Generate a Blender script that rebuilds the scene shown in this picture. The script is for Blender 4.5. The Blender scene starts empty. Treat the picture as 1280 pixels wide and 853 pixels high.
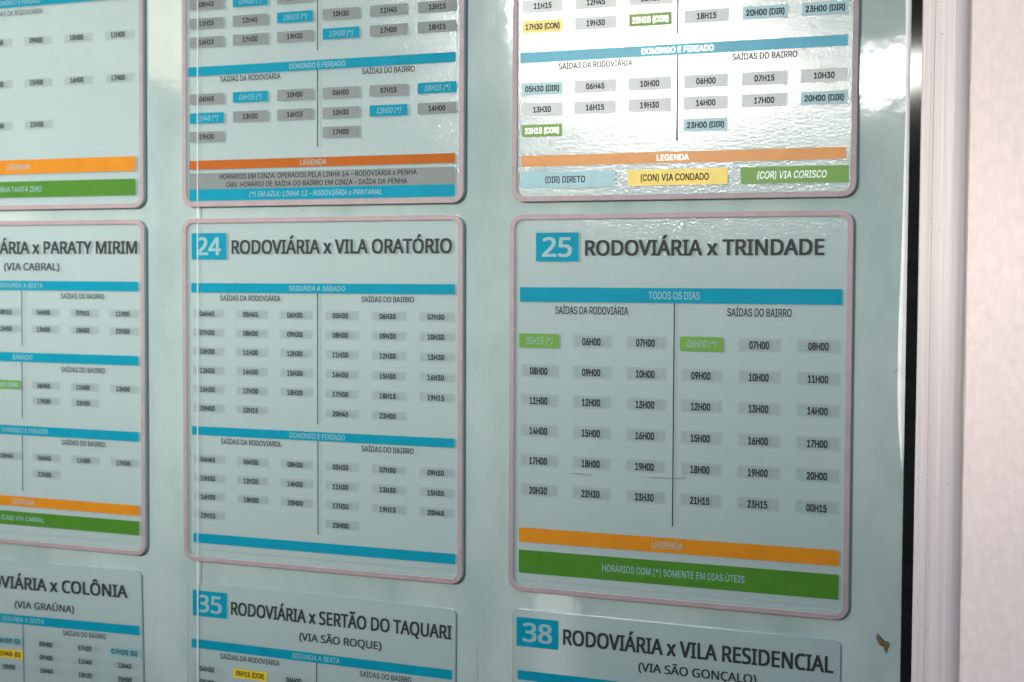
import bpy, bmesh, math, random
from mathutils import Matrix, Vector, noise

random.seed(7)
sc = bpy.context.scene
col = sc.collection
MM = 0.001
Z0 = 1.28            # height of the lower edge of the middle row of timetables above the pavement
R = math.radians

# ------------------------------------------------------------------ camera
CAM_ROT = [[0.9235194979088238, 0.005793953622093397, -0.3835077145034492], [-0.0213956980202965, 0.9991072001909244, -0.03642837675324414], [0.38295425456372506, 0.04184773145675938, 0.9228189455594551]]
CAM_POS = [821.9978295823453, 267.0475837776901, 1174.0538911343278]
cd = bpy.data.cameras.new('camera')
cam = bpy.data.objects.new('camera', cd)
col.objects.link(cam)
sc.camera = cam
cd.sensor_fit = 'HORIZONTAL'
cd.sensor_width = 36.0
cd.lens = 36.0 * 1.8477556051044017 / 1.280
cd.clip_start = 0.02
cd.clip_end = 500
def P(v):            # wall coordinates (mm right, mm up, mm towards the viewer) -> world
    return Vector((v[0] * MM, -v[2] * MM, v[1] * MM + Z0))
ax = [Vector((r[0], -r[2], r[1])) for r in CAM_ROT]
M = Matrix(((ax[0].x, ax[1].x, ax[2].x), (ax[0].y, ax[1].y, ax[2].y), (ax[0].z, ax[1].z, ax[2].z))).to_4x4()
M.translation = P(CAM_POS)
cam.matrix_world = M
cd.dof.use_dof = True
cd.dof.focus_distance = 1.24
cd.dof.aperture_fstop = 6.5

# ------------------------------------------------------------------ sky, sun, exposure
SUN_EL, SUN_AZ = R(11.0), R(-16.5)      # azimuth from the wall's outward normal, towards the left
world = bpy.data.worlds.new('World')
sc.world = world
world.use_nodes = True
wn = world.node_tree.nodes
bg = wn['Background']
sky = wn.new('ShaderNodeTexSky')
sky.sky_type = 'NISHITA'
sky.sun_disc = False
sky.sun_elevation = SUN_EL
sky.sun_rotation = math.pi - SUN_AZ
sky.air_density = 1.0
sky.dust_density = 1.0
sky.ozone_density = 1.0
world.node_tree.links.new(sky.outputs[0], bg.inputs[0])
bg.inputs[1].default_value = 0.06
sl = bpy.data.lights.new('sun', 'SUN')
sl.energy = 1.5
sl.angle = R(22.0)
sl.color = (1.0, 0.985, 0.965)
sun = bpy.data.objects.new('sun', sl)
col.objects.link(sun)
d = Vector((math.sin(SUN_AZ) * math.cos(SUN_EL), -math.cos(SUN_AZ) * math.cos(SUN_EL), math.sin(SUN_EL)))
sun.rotation_euler = d.to_track_quat('Z', 'Y').to_euler()
sun.location = (0, -3, 4)
sc.view_settings.view_transform = 'Standard'
sc.view_settings.look = 'None'
sc.view_settings.gamma = 1.0
sc.view_settings.exposure = 2.6
sc.render.engine = 'CYCLES'
sc.cycles.use_denoising = True
sc.cycles.sample_clamp_indirect = 4.0
sc.cycles.max_bounces = 8
sc.cycles.transparent_max_bounces = 16

# ------------------------------------------------------------------ materials
def new_mat(name):
    m = bpy.data.materials.new(name)
    m.use_nodes = True
    nt = m.node_tree
    return m, nt, nt.nodes['Principled BSDF']

def N(nt, kind, **kw):
    n = nt.nodes.new(kind)
    for k, v in kw.items():
        if k in n.inputs: n.inputs[k].default_value = v
        else: setattr(n, k, v)
    return n

def coords(nt, scale=(1, 1, 1)):
    tc = N(nt, 'ShaderNodeTexCoord')
    mp = N(nt, 'ShaderNodeMapping')
    mp.inputs['Scale'].default_value = scale
    nt.links.new(tc.outputs['Object'], mp.inputs[0])
    return mp.outputs[0]

def mottled(name, c1, c2, scale=(30, 30, 30), rough=0.5, detail=5, lo=0.3, hi=0.7, bump=0.0, bscale=None, bdist=0.001, spec=0.5):
    m, nt, b = new_mat(name)
    v = coords(nt, scale)
    n = N(nt, 'ShaderNodeTexNoise', Scale=1.0, Detail=detail, Roughness=0.6)
    nt.links.new(v, n.inputs['Vector'])
    r = N(nt, 'ShaderNodeMapRange'); r.inputs[1].default_value = lo; r.inputs[2].default_value = hi
    nt.links.new(n.outputs['Fac'], r.inputs[0])
    mx = N(nt, 'ShaderNodeMix', data_type='RGBA')
    mx.inputs[6].default_value = (*c1, 1); mx.inputs[7].default_value = (*c2, 1)
    nt.links.new(r.outputs[0], mx.inputs[0])
    nt.links.new(mx.outputs[2], b.inputs['Base Color'])
    b.inputs['Roughness'].default_value = rough
    b.inputs['Specular IOR Level'].default_value = spec
    if bump:
        v2 = coords(nt, bscale or scale)
        n2 = N(nt, 'ShaderNodeTexNoise', Scale=1.0, Detail=4, Roughness=0.6)
        nt.links.new(v2, n2.inputs['Vector'])
        bp = N(nt, 'ShaderNodeBump', Strength=bump, Distance=bdist)
        nt.links.new(n2.outputs['Fac'], bp.inputs['Height'])
        nt.links.new(bp.outputs[0], b.inputs['Normal'])
    return m

def ink(name, c, rough=0.5, spec=0.15):
    k = 0.86
    return mottled(name, tuple(x * k for x in c), c, (55, 55, 55), rough, spec=spec)

def film(name, rough, fine, fine_scale, warp, warp_scale, ior=1.6, milky=0.55, tint=(0.97, 1.0, 0.99)):
    """thin laminated plastic: slightly milky and transparent, with a Fresnel gloss over an orange-peel surface"""
    m, nt, b = new_mat(name)
    out = nt.nodes['Material Output']
    nt.nodes.remove(b)
    v = coords(nt, (1, 1, 1))
    n1 = N(nt, 'ShaderNodeTexNoise', Scale=fine_scale, Detail=1.5, Roughness=0.5)
    n2 = N(nt, 'ShaderNodeTexNoise', Scale=warp_scale, Detail=1.0, Roughness=0.4)
    nt.links.new(v, n1.inputs['Vector']); nt.links.new(v, n2.inputs['Vector'])
    b2 = N(nt, 'ShaderNodeBump', Strength=1.0, Distance=warp)
    b1 = N(nt, 'ShaderNodeBump', Strength=1.0, Distance=fine)
    nt.links.new(n2.outputs['Fac'], b2.inputs['Height'])
    nt.links.new(n1.outputs['Fac'], b1.inputs['Height'])
    nt.links.new(b2.outputs[0], b1.inputs['Normal'])
    tr = N(nt, 'ShaderNodeBsdfTransparent'); tr.inputs[0].default_value = (*tint, 1)
    df = N(nt, 'ShaderNodeBsdfDiffuse'); df.inputs[0].default_value = (0.345, 0.432, 0.428, 1)
    mk = N(nt, 'ShaderNodeMixShader'); mk.inputs[0].default_value = milky
    nt.links.new(tr.outputs[0], mk.inputs[1]); nt.links.new(df.outputs[0], mk.inputs[2])
    gl = N(nt, 'ShaderNodeBsdfGlossy', Roughness=rough)
    fr = N(nt, 'ShaderNodeFresnel', IOR=ior)
    mx = N(nt, 'ShaderNodeMixShader')
    nt.links.new(b1.outputs[0], gl.inputs['Normal']); nt.links.new(b1.outputs[0], fr.inputs['Normal'])
    nt.links.new(fr.outputs[0], mx.inputs[0]); nt.links.new(mk.outputs[0], mx.inputs[1]); nt.links.new(gl.outputs[0], mx.inputs[2])
    nt.links.new(mx.outputs[0], out.inputs[0])
    return m

def see_through(m, amount, tint):
    """lets part of what lies behind show, as clear plastic or a thin ink film does"""
    nt = m.node_tree
    b = nt.nodes['Principled BSDF']; out = nt.nodes['Material Output']
    tr = N(nt, 'ShaderNodeBsdfTransparent'); tr.inputs[0].default_value = (*tint, 1)
    mx = N(nt, 'ShaderNodeMixShader'); mx.inputs[0].default_value = amount
    nt.links.new(b.outputs[0], mx.inputs[1]); nt.links.new(tr.outputs[0], mx.inputs[2])
    nt.links.new(mx.outputs[0], out.inputs[0])

def soft_edges(m, rim):
    """print whose tone fades into that of the sheet towards the edges of its patch"""
    nt = m.node_tree
    b = nt.nodes['Principled BSDF']
    at = N(nt, 'ShaderNodeAttribute', attribute_name='fade')
    sp = N(nt, 'ShaderNodeSeparateXYZ')
    nt.links.new(at.outputs['Vector'], sp.inputs[0])
    def inner(los, hi):
        fac = None
        for k, lo in enumerate(los):
            ab = N(nt, 'ShaderNodeMath', operation='ABSOLUTE')
            mr = N(nt, 'ShaderNodeMapRange', interpolation_type='SMOOTHSTEP')
            for i, v in ((1, lo), (2, hi), (3, 1.0), (4, 0.0)): mr.inputs[i].default_value = v
            nt.links.new(sp.outputs[k], ab.inputs[0]); nt.links.new(ab.outputs[0], mr.inputs[0])
            if fac:
                ml = N(nt, 'ShaderNodeMath', operation='MULTIPLY')
                nt.links.new(fac, ml.inputs[0]); nt.links.new(mr.outputs[0], ml.inputs[1]); fac = ml.outputs[0]
            else: fac = mr.outputs[0]
        return fac
    tint = b.inputs['Base Color'].links[0].from_socket
    cm = N(nt, 'ShaderNodeMix', data_type='RGBA')
    cm.inputs[6].default_value = (*rim, 1)
    nt.links.new(inner((0.76, 0.42), 0.99), cm.inputs[0]); nt.links.new(tint, cm.inputs[7])
    nt.links.new(cm.outputs[2], b.inputs['Base Color'])

MAT = {}
MAT['board'] = mottled('pale_green_glass', (0.20, 0.275, 0.262), (0.365, 0.43, 0.412), (11, 11, 6), 0.05, 12, 0.22, 0.78, 0.35, (14, 14, 14), 0.0006, 0.6)
MAT['sheet'] = mottled('pale_sheet', (0.33, 0.41, 0.405), (0.37, 0.45, 0.445), (12, 12, 12), 0.6)
MAT['film'] = film('clear_film', 0.10, 0.000135, 500, 0.0005, 9, 1.36, 0.45)
MAT['film_smooth'] = film('clear_film_smooth', 0.08, 0.00002, 300, 0.0003, 8, 1.45)
MAT['pink'] = mottled('pink_tape', (0.235, 0.172, 0.178), (0.30, 0.222, 0.226), (60, 60, 60), 0.5, spec=0.3)
MAT['edge'] = mottled('green_acrylic_edge', (0.56, 0.70, 0.67), (0.66, 0.80, 0.77), (20, 20, 20), 0.25)
MAT['rim'] = mottled('sheet_rim', (0.16, 0.19, 0.185), (0.26, 0.30, 0.29), (90, 90, 90), 0.5)
MAT['blue'] = ink('blue_ink', (0.001, 0.20, 0.285), 0.5, 0.05)
MAT['orange'] = ink('orange_ink', (0.46, 0.17, 0.008), 0.3, 0.16)
MAT['rust'] = ink('rust_ink', (0.33, 0.085, 0.010), 0.5, 0.05)
MAT['green'] = ink('green_ink', (0.046, 0.155, 0.014), 0.4, 0.1)
MAT['lime'] = ink('lime_ink', (0.095, 0.23, 0.028), 0.35, 0.14)
MAT['yellow'] = ink('yellow_ink', (0.56, 0.40, 0.015), 0.3, 0.22)
MAT['cyan'] = ink('pale_cyan_ink', (0.16, 0.33, 0.36), 0.3, 0.22)
MAT['grey'] = ink('grey_ink', (0.155, 0.178, 0.175), 0.45, 0.1)
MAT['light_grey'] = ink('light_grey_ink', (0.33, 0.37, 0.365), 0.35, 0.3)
MAT['pale_grey'] = ink('pale_grey_ink', (0.205, 0.262, 0.257), 0.6, 0.5)
MAT['black'] = ink('black_ink', (0.012, 0.014, 0.014), 0.5, 0.08)
MAT['charcoal'] = ink('charcoal_ink', (0.022, 0.026, 0.026), 0.5, 0.1)
MAT['white'] = ink('white_ink', (0.20, 0.33, 0.35), 0.45, 0.15)
MAT['glare_white'] = ink('glare_white_ink', (0.45, 0.52, 0.52), 0.25, 0.7)  # lighter copy of the white ink: glare brightening put into its colour
MAT['glare_blue'] = ink('glare_blue_ink', (0.002, 0.25, 0.35), 0.3, 0.14)  # lighter copy of the blue ink for the glaring timetable, glare in its colour
MAT['gasket'] = mottled('black_gasket', (0.003, 0.005, 0.005), (0.010, 0.011, 0.011), (60, 60, 60), 0.06, spec=0.25)
MAT['sealant'] = mottled('white_sealant', (0.66, 0.68, 0.66), (0.78, 0.78, 0.76), (60, 60, 60), 0.4)
MAT['jamb'] = mottled('off_white_paint', (0.52, 0.445, 0.43), (0.69, 0.60, 0.58), (320, 320, 3.0), 0.4, 5, 0.25, 0.75, 0.5, (360, 360, 4), 0.0010)
MAT['wall'] = mottled('pinkish_plaster', (0.775, 0.63, 0.59), (0.91, 0.76, 0.72), (170, 170, 95), 0.6, 12, 0.25, 0.75, 0.6, (480, 480, 220), 0.0012)
MAT['glass_edge'] = mottled('glass_edge', (0.62, 0.68, 0.67), (0.74, 0.79, 0.78), (4, 4, 16), 0.3)
MAT['scratch'] = mottled('scratch_dirt', (0.05, 0.05, 0.045), (0.20, 0.21, 0.20), (200, 200, 200), 0.6)
MAT['bubble'] = mottled('air_bubble', (0.40, 0.45, 0.44), (0.55, 0.6, 0.58), (80, 80, 80), 0.2)
MAT['caulk'] = mottled('yellowed_caulk', (0.66, 0.55, 0.43), (0.80, 0.71, 0.62), (160, 160, 20), 0.7)
MAT['leaf'] = mottled('dry_leaf', (0.045, 0.035, 0.012), (0.16, 0.10, 0.035), (160, 160, 160), 0.7)
MAT['paving'] = mottled('paving', (0.09, 0.085, 0.075), (0.16, 0.15, 0.13), (1.5, 1.5, 1.5), 0.35)
MAT['blocker'] = mottled('blocker_grey', (0.10, 0.11, 0.10), (0.16, 0.17, 0.16), (2, 2, 2), 0.7)  # surface of the added, unseen slabs and low wall
MAT['blocker_green'] = mottled('skyline_blocker_green', (0.02, 0.035, 0.02), (0.30, 0.34, 0.26), (1.0, 1.0, 1.0), 0.9, 8, 0.4, 0.62)  # foliage tone of the added, unseen skyline

see_through(MAT['edge'], 0.3, (0.86, 0.96, 0.94))
soft_edges(MAT['pale_grey'], (0.35, 0.43, 0.425))
see_through(MAT['glass_edge'], 0.6, (1, 1, 1))

# ------------------------------------------------------------------ helpers
def link(name, me, mats, parent=None):
    o = bpy.data.objects.new(name, me)
    col.objects.link(o)
    for m in (mats if isinstance(mats, (list, tuple)) else [mats]):
        if isinstance(m, str): m = MAT[m]
        if m.name not in [x.name for x in me.materials]: me.materials.append(m)
    if parent: o.parent = parent
    return o

def obj(name, bm, mats, parent=None):
    me = bpy.data.meshes.new(name)
    bmesh.ops.recalc_face_normals(bm, faces=bm.faces)
    bm.to_mesh(me); bm.free()
    return link(name, me, mats, parent)

def tag(o, label=None, cat=None, group=None, kind=None):
    if label: o['label'] = label
    if cat: o['category'] = cat
    if group: o['group'] = group
    if kind: o['kind'] = kind
    return o

def empty(name, loc, label, cat, group=None):
    o = bpy.data.objects.new(name, None)
    o.empty_display_size = 0.02
    o.location = loc
    col.objects.link(o)
    return tag(o, label, cat, group)

def box(bm, x0, x1, y0, y1, z0, z1):
    vs = [bm.verts.new((x, y, z)) for x in (x0, x1) for y in (y0, y1) for z in (z0, z1)]
    for f in ((0, 1, 3, 2), (4, 6, 7, 5), (0, 4, 5, 1), (2, 3, 7, 6), (0, 2, 6, 4), (1, 5, 7, 3)):
        bm.faces.new([vs[i] for i in f])

def rrect(x0, x1, z0, z1, r, n=7):
    pts = []
    for cx, cz, a0 in ((x1 - r, z1 - r, 0), (x0 + r, z1 - r, 90), (x0 + r, z0 + r, 180), (x1 - r, z0 + r, 270)):
        for k in range(n):
            a = R(a0 + 90 * k / (n - 1))
            pts.append((cx + r * math.cos(a), cz + r * math.sin(a)))
    return pts

def rect_mesh(x0, x1, z0, z1, y, wob=0.0):
    """flat print, front face towards the viewer (-y); mm in, m out"""
    bm = bmesh.new()
    n = max(1, int((x1 - x0) / 12)) if wob else 1
    lo = [bm.verts.new(((x0 + (x1 - x0) * i / n) * MM, -y * MM, (z0 + wob * random.uniform(-1, 1)) * MM)) for i in range(n + 1)]
    hi = [bm.verts.new(((x0 + (x1 - x0) * i / n) * MM, -y * MM, (z1 + wob * random.uniform(-1, 1)) * MM)) for i in range(n + 1)]
    for i in range(n): bm.faces.new((lo[i], lo[i + 1], hi[i + 1], hi[i]))
    return bm

# letter shapes, one entry per character: advance, outline points as x, y pairs, triangles as point numbers (units of 1/500 em)
GROTESK = {
    '(': (137, [45,103,45,122,47,142,50,162,55,182,60,202,66,221,73,239,80,255,88,270,118,270,110,252,102,233,95,214,90,195,85,176,81,157,78,138,76,120,76,103,76,88,78,73,80,57,84,41,88,25,94,8,101,-10,109,-28,118,-48,88,-48,75,-23,64,2,56,27,49,53,46,78], [34,33,21,21,20,34,0,34,20,20,19,0,19,18,0,1,0,18,2,1,18,28,27,29,12,11,8,9,8,11,11,10,9,29,27,30,27,26,30,26,25,30,31,30,25,25,24,31,32,31,24,24,23,32,33,32,23,23,22,33,21,33,22,2,18,17,3,2,17,17,16,3,4,3,16,16,15,4,5,4,15,15,14,5,6,5,14,14,13,6,7,6,13,13,12,7,12,8,7]),
    ')': (137, [19,-48,28,-28,36,-9,43,9,49,26,53,42,57,58,59,73,60,88,61,103,60,120,59,138,56,157,52,176,47,195,41,214,35,233,27,252,19,270,48,270,56,255,64,239,71,221,77,202,82,182,86,162,90,142,91,122,92,103,91,78,87,52,81,27,72,1,61,-24,48,-48], [1,0,34,17,16,20,20,19,17,18,17,19,30,29,7,8,7,29,29,28,8,9,8,28,28,27,9,10,9,27,11,10,27,27,26,11,26,25,11,1,34,33,2,1,33,33,32,2,3,2,32,4,3,32,32,31,4,5,4,31,31,30,5,6,5,30,30,7,6,11,25,12,25,24,12,13,12,24,24,23,13,14,13,23,23,22,14,15,14,22,22,21,15,16,15,21,20,16,21]),
    '*': (227, [101,111,103,165,57,136,45,158,93,183,45,208,57,229,103,200,101,254,125,254,123,200,169,229,181,208,133,183,181,158,169,136,123,165,125,111], [3,2,1,1,4,3,6,5,4,4,7,6,12,11,13,15,14,16,14,13,16,13,11,10,1,0,17,17,16,1,4,1,16,16,13,4,7,4,13,13,10,7,8,7,10,10,9,8]),
    ',': (94, [19,-60,34,36,68,36,42,-60], [1,0,3,3,2,1]),
    '0': (227, [113,-3,95,-2,79,3,65,12,53,24,42,39,34,57,29,77,25,101,24,127,25,153,29,177,35,197,43,215,53,230,65,242,79,251,95,256,113,258,131,256,147,251,161,242,174,230,184,215,192,197,198,177,201,153,203,127,201,101,198,77,192,57,184,39,174,24,162,12,147,3,131,-2,113,25,125,26,136,30,145,37,153,46,160,58,165,72,169,88,171,107,172,127,171,148,169,166,165,182,160,197,153,208,145,218,136,224,125,228,113,230,101,228,91,224,82,218,73,208,67,197,62,182,58,166,55,148,55,127,55,107,58,88,62,72,67,58,73,46,82,37,91,30,101,26], [7,6,66,66,65,7,8,7,65,65,64,8,9,8,64,64,63,9,63,62,9,10,9,62,62,61,10,11,10,61,61,60,11,12,11,60,0,36,71,0,71,1,1,71,2,71,70,2,3,2,70,69,3,70,57,56,15,16,15,56,56,55,16,55,17,16,3,69,4,69,68,4,5,4,68,68,67,5,6,5,67,66,6,67,12,60,59,13,12,59,59,58,13,14,13,58,58,57,14,57,15,14,54,53,19,18,54,19,37,35,34,38,37,34,34,33,38,39,38,33,51,21,52,21,20,52,53,52,20,19,53,20,30,29,42,43,42,29,29,28,43,44,43,28,28,27,44,45,44,27,46,45,27,27,26,46,47,46,26,26,25,47,48,47,25,25,24,48,39,33,32,40,39,32,32,31,40,41,40,31,31,30,41,30,42,41,48,24,49,24,23,49,50,49,23,23,22,50,51,50,22,21,51,22,35,37,0,36,0,37,17,55,54,54,18,17]),
    '1': (227, [38,0,38,27,195,27,195,0,138,254,138,0,106,0,106,224,105,224,43,179,43,213,99,254,138,27,106,27], [11,10,8,8,10,9,3,2,5,13,12,7,1,0,6,11,8,7,7,4,11,12,13,6,4,7,12,5,2,12,6,5,12,1,6,13]),
    '2': (227, [32,0,32,24,117,114,126,124,134,133,141,141,147,149,152,156,155,163,158,170,160,178,160,186,159,194,157,202,154,209,149,215,143,220,137,224,129,227,121,229,112,230,102,229,94,227,86,224,79,219,74,213,69,207,66,199,64,190,64,181,33,181,34,196,37,209,43,221,51,232,60,241,72,248,84,253,98,257,112,258,127,257,141,254,153,248,164,241,173,233,181,223,186,211,189,199,191,186,190,177,188,168,185,159,181,150,175,140,168,129,159,118,147,105,133,90,76,30,76,28,195,28,195,0], [1,0,59,29,28,30,31,30,28,28,27,31,32,31,27,27,26,32,33,32,26,34,33,26,26,25,34,21,20,38,37,23,22,22,21,37,21,38,37,18,40,19,39,19,40,57,2,58,19,39,20,38,20,39,1,59,58,58,2,1,34,25,24,35,34,24,36,35,24,24,23,36,23,37,36,17,16,42,41,17,42,50,49,10,11,10,49,49,48,11,48,47,11,5,55,54,6,5,54,54,53,6,7,6,53,53,52,7,8,7,52,52,51,8,9,8,51,51,50,9,50,10,9,11,47,12,47,46,12,13,12,46,46,45,13,14,13,45,45,44,14,15,14,44,44,43,15,16,15,43,42,16,43,59,0,61,61,60,59,2,57,56,3,2,56,4,3,56,56,55,4,55,5,4,17,41,18,40,18,41]),
    '3': (227, [109,-3,94,-2,80,0,66,5,54,11,44,19,35,29,28,40,24,52,22,66,55,66,56,58,59,50,63,44,69,38,75,33,83,30,91,27,100,25,109,25,119,26,129,27,138,30,145,35,152,40,157,46,161,54,164,63,165,72,164,81,162,90,158,98,153,105,146,112,137,117,127,121,115,123,101,124,78,124,78,150,144,224,144,226,35,226,35,254,186,254,186,230,106,139,106,144,124,145,140,143,154,138,167,131,177,122,185,111,192,99,195,86,196,72,195,58,191,45,185,33,177,22,166,13,154,6,141,1,125,-2,111,144], [3,15,4,15,14,4,5,4,14,14,13,5,6,5,13,13,12,6,7,6,12,12,11,7,8,7,11,11,10,8,9,8,10,17,16,2,17,2,1,1,18,17,64,20,0,19,0,20,35,48,36,18,1,0,0,19,18,46,37,36,36,48,46,39,46,47,2,16,3,15,3,16,37,46,38,46,39,38,22,21,63,22,63,62,23,22,62,33,50,34,49,34,50,58,57,27,28,27,57,57,56,28,56,55,28,29,28,55,30,29,55,55,54,30,54,53,30,23,62,61,24,23,61,61,60,24,25,24,60,60,59,25,26,25,59,59,58,26,58,27,26,30,53,31,53,52,31,32,31,52,52,51,32,33,32,51,50,33,51,45,40,47,41,40,45,45,44,41,63,21,64,20,64,21,34,49,35,48,35,49,39,47,40,43,42,41,41,44,43,46,48,65,47,46,65,45,47,65]),
    '4': (227, [20,53,20,79,123,254,155,254,54,83,54,81,207,81,207,53,141,0,141,61,141,73,141,159,171,159,171,0,141,53,141,81,171,81,171,53], [1,0,5,1,5,4,4,2,1,5,0,9,5,9,10,16,15,10,2,4,3,15,16,11,8,13,14,9,0,14,5,10,15,12,11,16,7,6,16,17,7,16,14,17,9,17,16,10,10,9,17,17,14,13]),
    '5': (227, [111,-3,96,-2,82,1,70,6,59,12,49,20,41,30,35,41,32,53,30,65,61,65,62,58,65,51,69,44,74,39,80,34,87,30,94,27,102,26,111,25,120,26,130,28,138,32,146,38,152,44,157,52,161,61,163,71,164,81,163,92,161,101,157,111,151,119,145,125,137,131,129,135,119,138,109,138,100,138,92,137,84,134,76,131,69,127,64,123,34,126,48,254,183,254,183,226,75,226,67,151,68,151,74,155,81,159,89,162,97,165,106,166,115,167,126,166,137,164,147,160,156,156,165,150,172,143,179,134,185,125,189,116,193,105,195,94,195,82,194,66,191,51,184,38,176,26,166,16,154,8,141,1,126,-2], [9,8,10,49,43,42,5,4,14,14,13,5,6,5,13,13,12,6,7,6,12,12,11,7,8,7,11,10,8,11,43,49,44,45,44,49,40,39,52,39,53,52,17,1,18,55,37,56,18,1,0,0,19,18,37,55,38,54,38,55,1,17,2,16,2,17,53,39,38,38,54,53,2,16,3,16,15,3,4,3,15,14,4,15,49,42,41,50,49,41,41,40,50,51,50,40,40,52,51,45,49,48,20,76,21,57,36,35,35,58,57,21,76,75,22,21,75,75,74,22,74,23,22,33,60,34,60,59,34,35,34,59,58,35,59,71,70,26,70,69,26,27,26,69,28,27,69,69,68,28,29,28,68,68,67,29,67,66,29,30,29,66,66,65,30,23,74,73,24,23,73,73,72,24,25,24,72,72,71,25,71,26,25,30,65,31,65,64,31,64,63,31,32,31,63,63,62,32,33,32,62,62,61,33,60,33,61,76,20,0,19,0,20,56,37,36,36,57,56,47,46,48,45,48,46]),
    '6': (227, [113,-3,98,-2,84,1,71,7,60,15,50,25,42,37,36,51,33,65,32,81,33,93,35,106,40,119,47,134,56,151,69,170,126,254,161,254,75,131,73,131,75,135,79,140,83,144,87,148,92,151,98,153,104,155,110,157,117,157,132,156,146,153,158,147,169,140,178,131,185,120,190,107,193,94,194,79,193,63,190,49,184,36,176,25,166,15,155,7,142,1,128,-2,113,24,123,25,131,27,139,31,146,37,152,43,157,51,161,59,163,69,164,79,163,89,161,98,157,107,152,114,146,121,139,126,131,130,123,132,113,133,104,132,95,130,87,126,80,121,74,114,69,107,65,99,63,89,62,79,63,69,65,59,69,51,74,43,80,37,87,31,95,27,104,25,87,148], [6,5,76,76,75,6,7,6,75,75,74,7,8,7,74,74,73,8,9,8,73,73,72,9,10,9,72,72,71,10,11,10,71,12,11,71,71,70,12,13,12,70,18,20,19,19,69,68,18,19,68,20,18,21,65,26,25,1,81,80,24,23,66,66,65,24,65,25,24,1,80,2,80,79,2,18,68,67,2,79,3,4,3,79,79,78,4,78,77,4,5,4,77,76,5,77,13,70,69,69,19,13,14,13,19,19,20,14,20,21,14,21,22,14,15,14,22,64,28,27,45,48,47,45,47,0,46,0,47,28,64,63,62,61,30,29,62,30,48,45,44,44,49,48,62,29,63,28,63,29,41,40,52,53,52,40,40,39,53,39,38,53,54,53,38,38,37,54,55,54,37,37,36,55,56,55,36,57,56,36,36,35,57,35,34,57,58,57,34,34,33,58,49,44,43,43,42,49,50,49,42,51,50,42,42,41,51,41,52,51,58,33,59,33,32,59,60,59,32,32,31,60,61,60,31,30,61,31,15,22,16,81,1,0,0,46,81,26,65,64,64,27,26,67,66,23,82,18,23,18,67,23,22,21,18,18,82,22,17,16,22,17,22,82]),
    '7': (227, [48,0,162,224,162,226,31,226,31,254,195,254,195,224,82,0], [0,7,1,2,1,6,6,5,2,6,1,7,4,3,2,2,5,4]),
    '8': (227, [113,-3,97,-2,82,1,68,6,56,13,45,21,37,31,31,42,27,54,26,68,27,78,29,88,33,98,37,106,43,114,51,121,58,126,67,130,76,132,76,133,65,138,55,145,46,154,40,165,36,177,35,190,36,203,40,214,45,225,53,234,62,242,73,249,85,254,99,257,113,258,128,257,141,254,153,249,164,242,173,234,181,225,186,214,190,203,191,190,190,177,186,165,180,154,171,145,162,138,150,133,150,132,159,130,168,126,176,121,183,114,189,106,194,98,197,88,200,78,200,68,199,54,195,42,189,31,181,21,171,13,158,6,145,1,130,-2,113,25,124,25,134,27,142,30,150,34,156,40,161,46,165,53,168,61,168,69,168,78,165,87,161,94,156,101,149,107,141,111,133,115,123,117,113,118,103,117,93,115,85,111,77,107,70,101,65,94,61,87,58,78,58,69,58,61,61,53,64,46,70,40,76,34,84,30,92,27,102,25,113,145,122,145,130,147,137,150,144,154,149,159,154,165,157,172,159,180,160,188,159,196,157,203,154,210,149,216,144,221,138,225,130,228,122,229,113,230,104,229,96,228,89,225,82,221,77,216,72,210,69,203,67,196,66,188,67,180,69,172,72,165,77,159,82,154,89,150,96,147,104,145], [6,5,98,98,97,6,7,6,97,97,96,7,8,7,96,9,8,96,96,95,9,10,9,95,95,94,10,11,10,94,94,93,11,12,11,93,13,12,93,93,92,13,14,13,92,24,23,132,132,131,24,25,24,131,131,130,25,26,25,130,27,26,130,125,124,32,103,1,0,0,68,103,86,139,87,1,103,102,138,88,87,87,139,138,123,33,124,32,124,33,1,102,2,102,101,2,3,2,101,100,3,101,18,90,89,89,88,18,88,138,18,19,18,138,138,137,19,136,19,137,31,126,125,125,32,31,3,100,4,100,99,4,5,4,99,98,5,99,14,92,91,15,14,91,16,15,91,91,90,16,17,16,90,90,18,17,19,136,20,136,135,20,21,20,135,135,134,21,22,21,134,134,133,22,23,22,133,132,23,133,27,130,129,129,128,27,28,27,128,29,28,128,128,127,29,30,29,127,127,126,30,126,31,30,34,122,121,121,35,34,119,36,120,67,70,69,84,106,85,105,85,106,35,121,120,120,36,35,71,66,65,72,71,65,70,67,66,66,71,70,82,50,83,84,83,50,106,84,50,50,49,106,107,106,49,49,108,107,118,37,119,36,119,37,63,62,74,75,74,62,62,61,75,76,75,61,61,60,76,60,59,76,77,76,59,59,58,77,78,77,58,58,57,78,79,78,57,57,56,79,56,55,79,80,79,55,55,54,80,45,44,112,113,112,44,44,43,113,114,113,43,43,42,114,42,41,114,72,65,64,73,72,64,64,63,73,63,74,73,80,54,81,54,53,81,53,52,81,82,81,52,52,51,82,50,82,51,108,49,48,109,108,48,48,47,109,110,109,47,47,46,110,111,110,46,46,45,111,45,112,111,114,41,115,116,115,41,41,40,116,40,39,116,117,116,39,39,38,117,118,117,38,37,118,38,67,69,0,68,0,69,85,105,86,105,104,86,139,86,104,33,123,122,122,34,33]),
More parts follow.
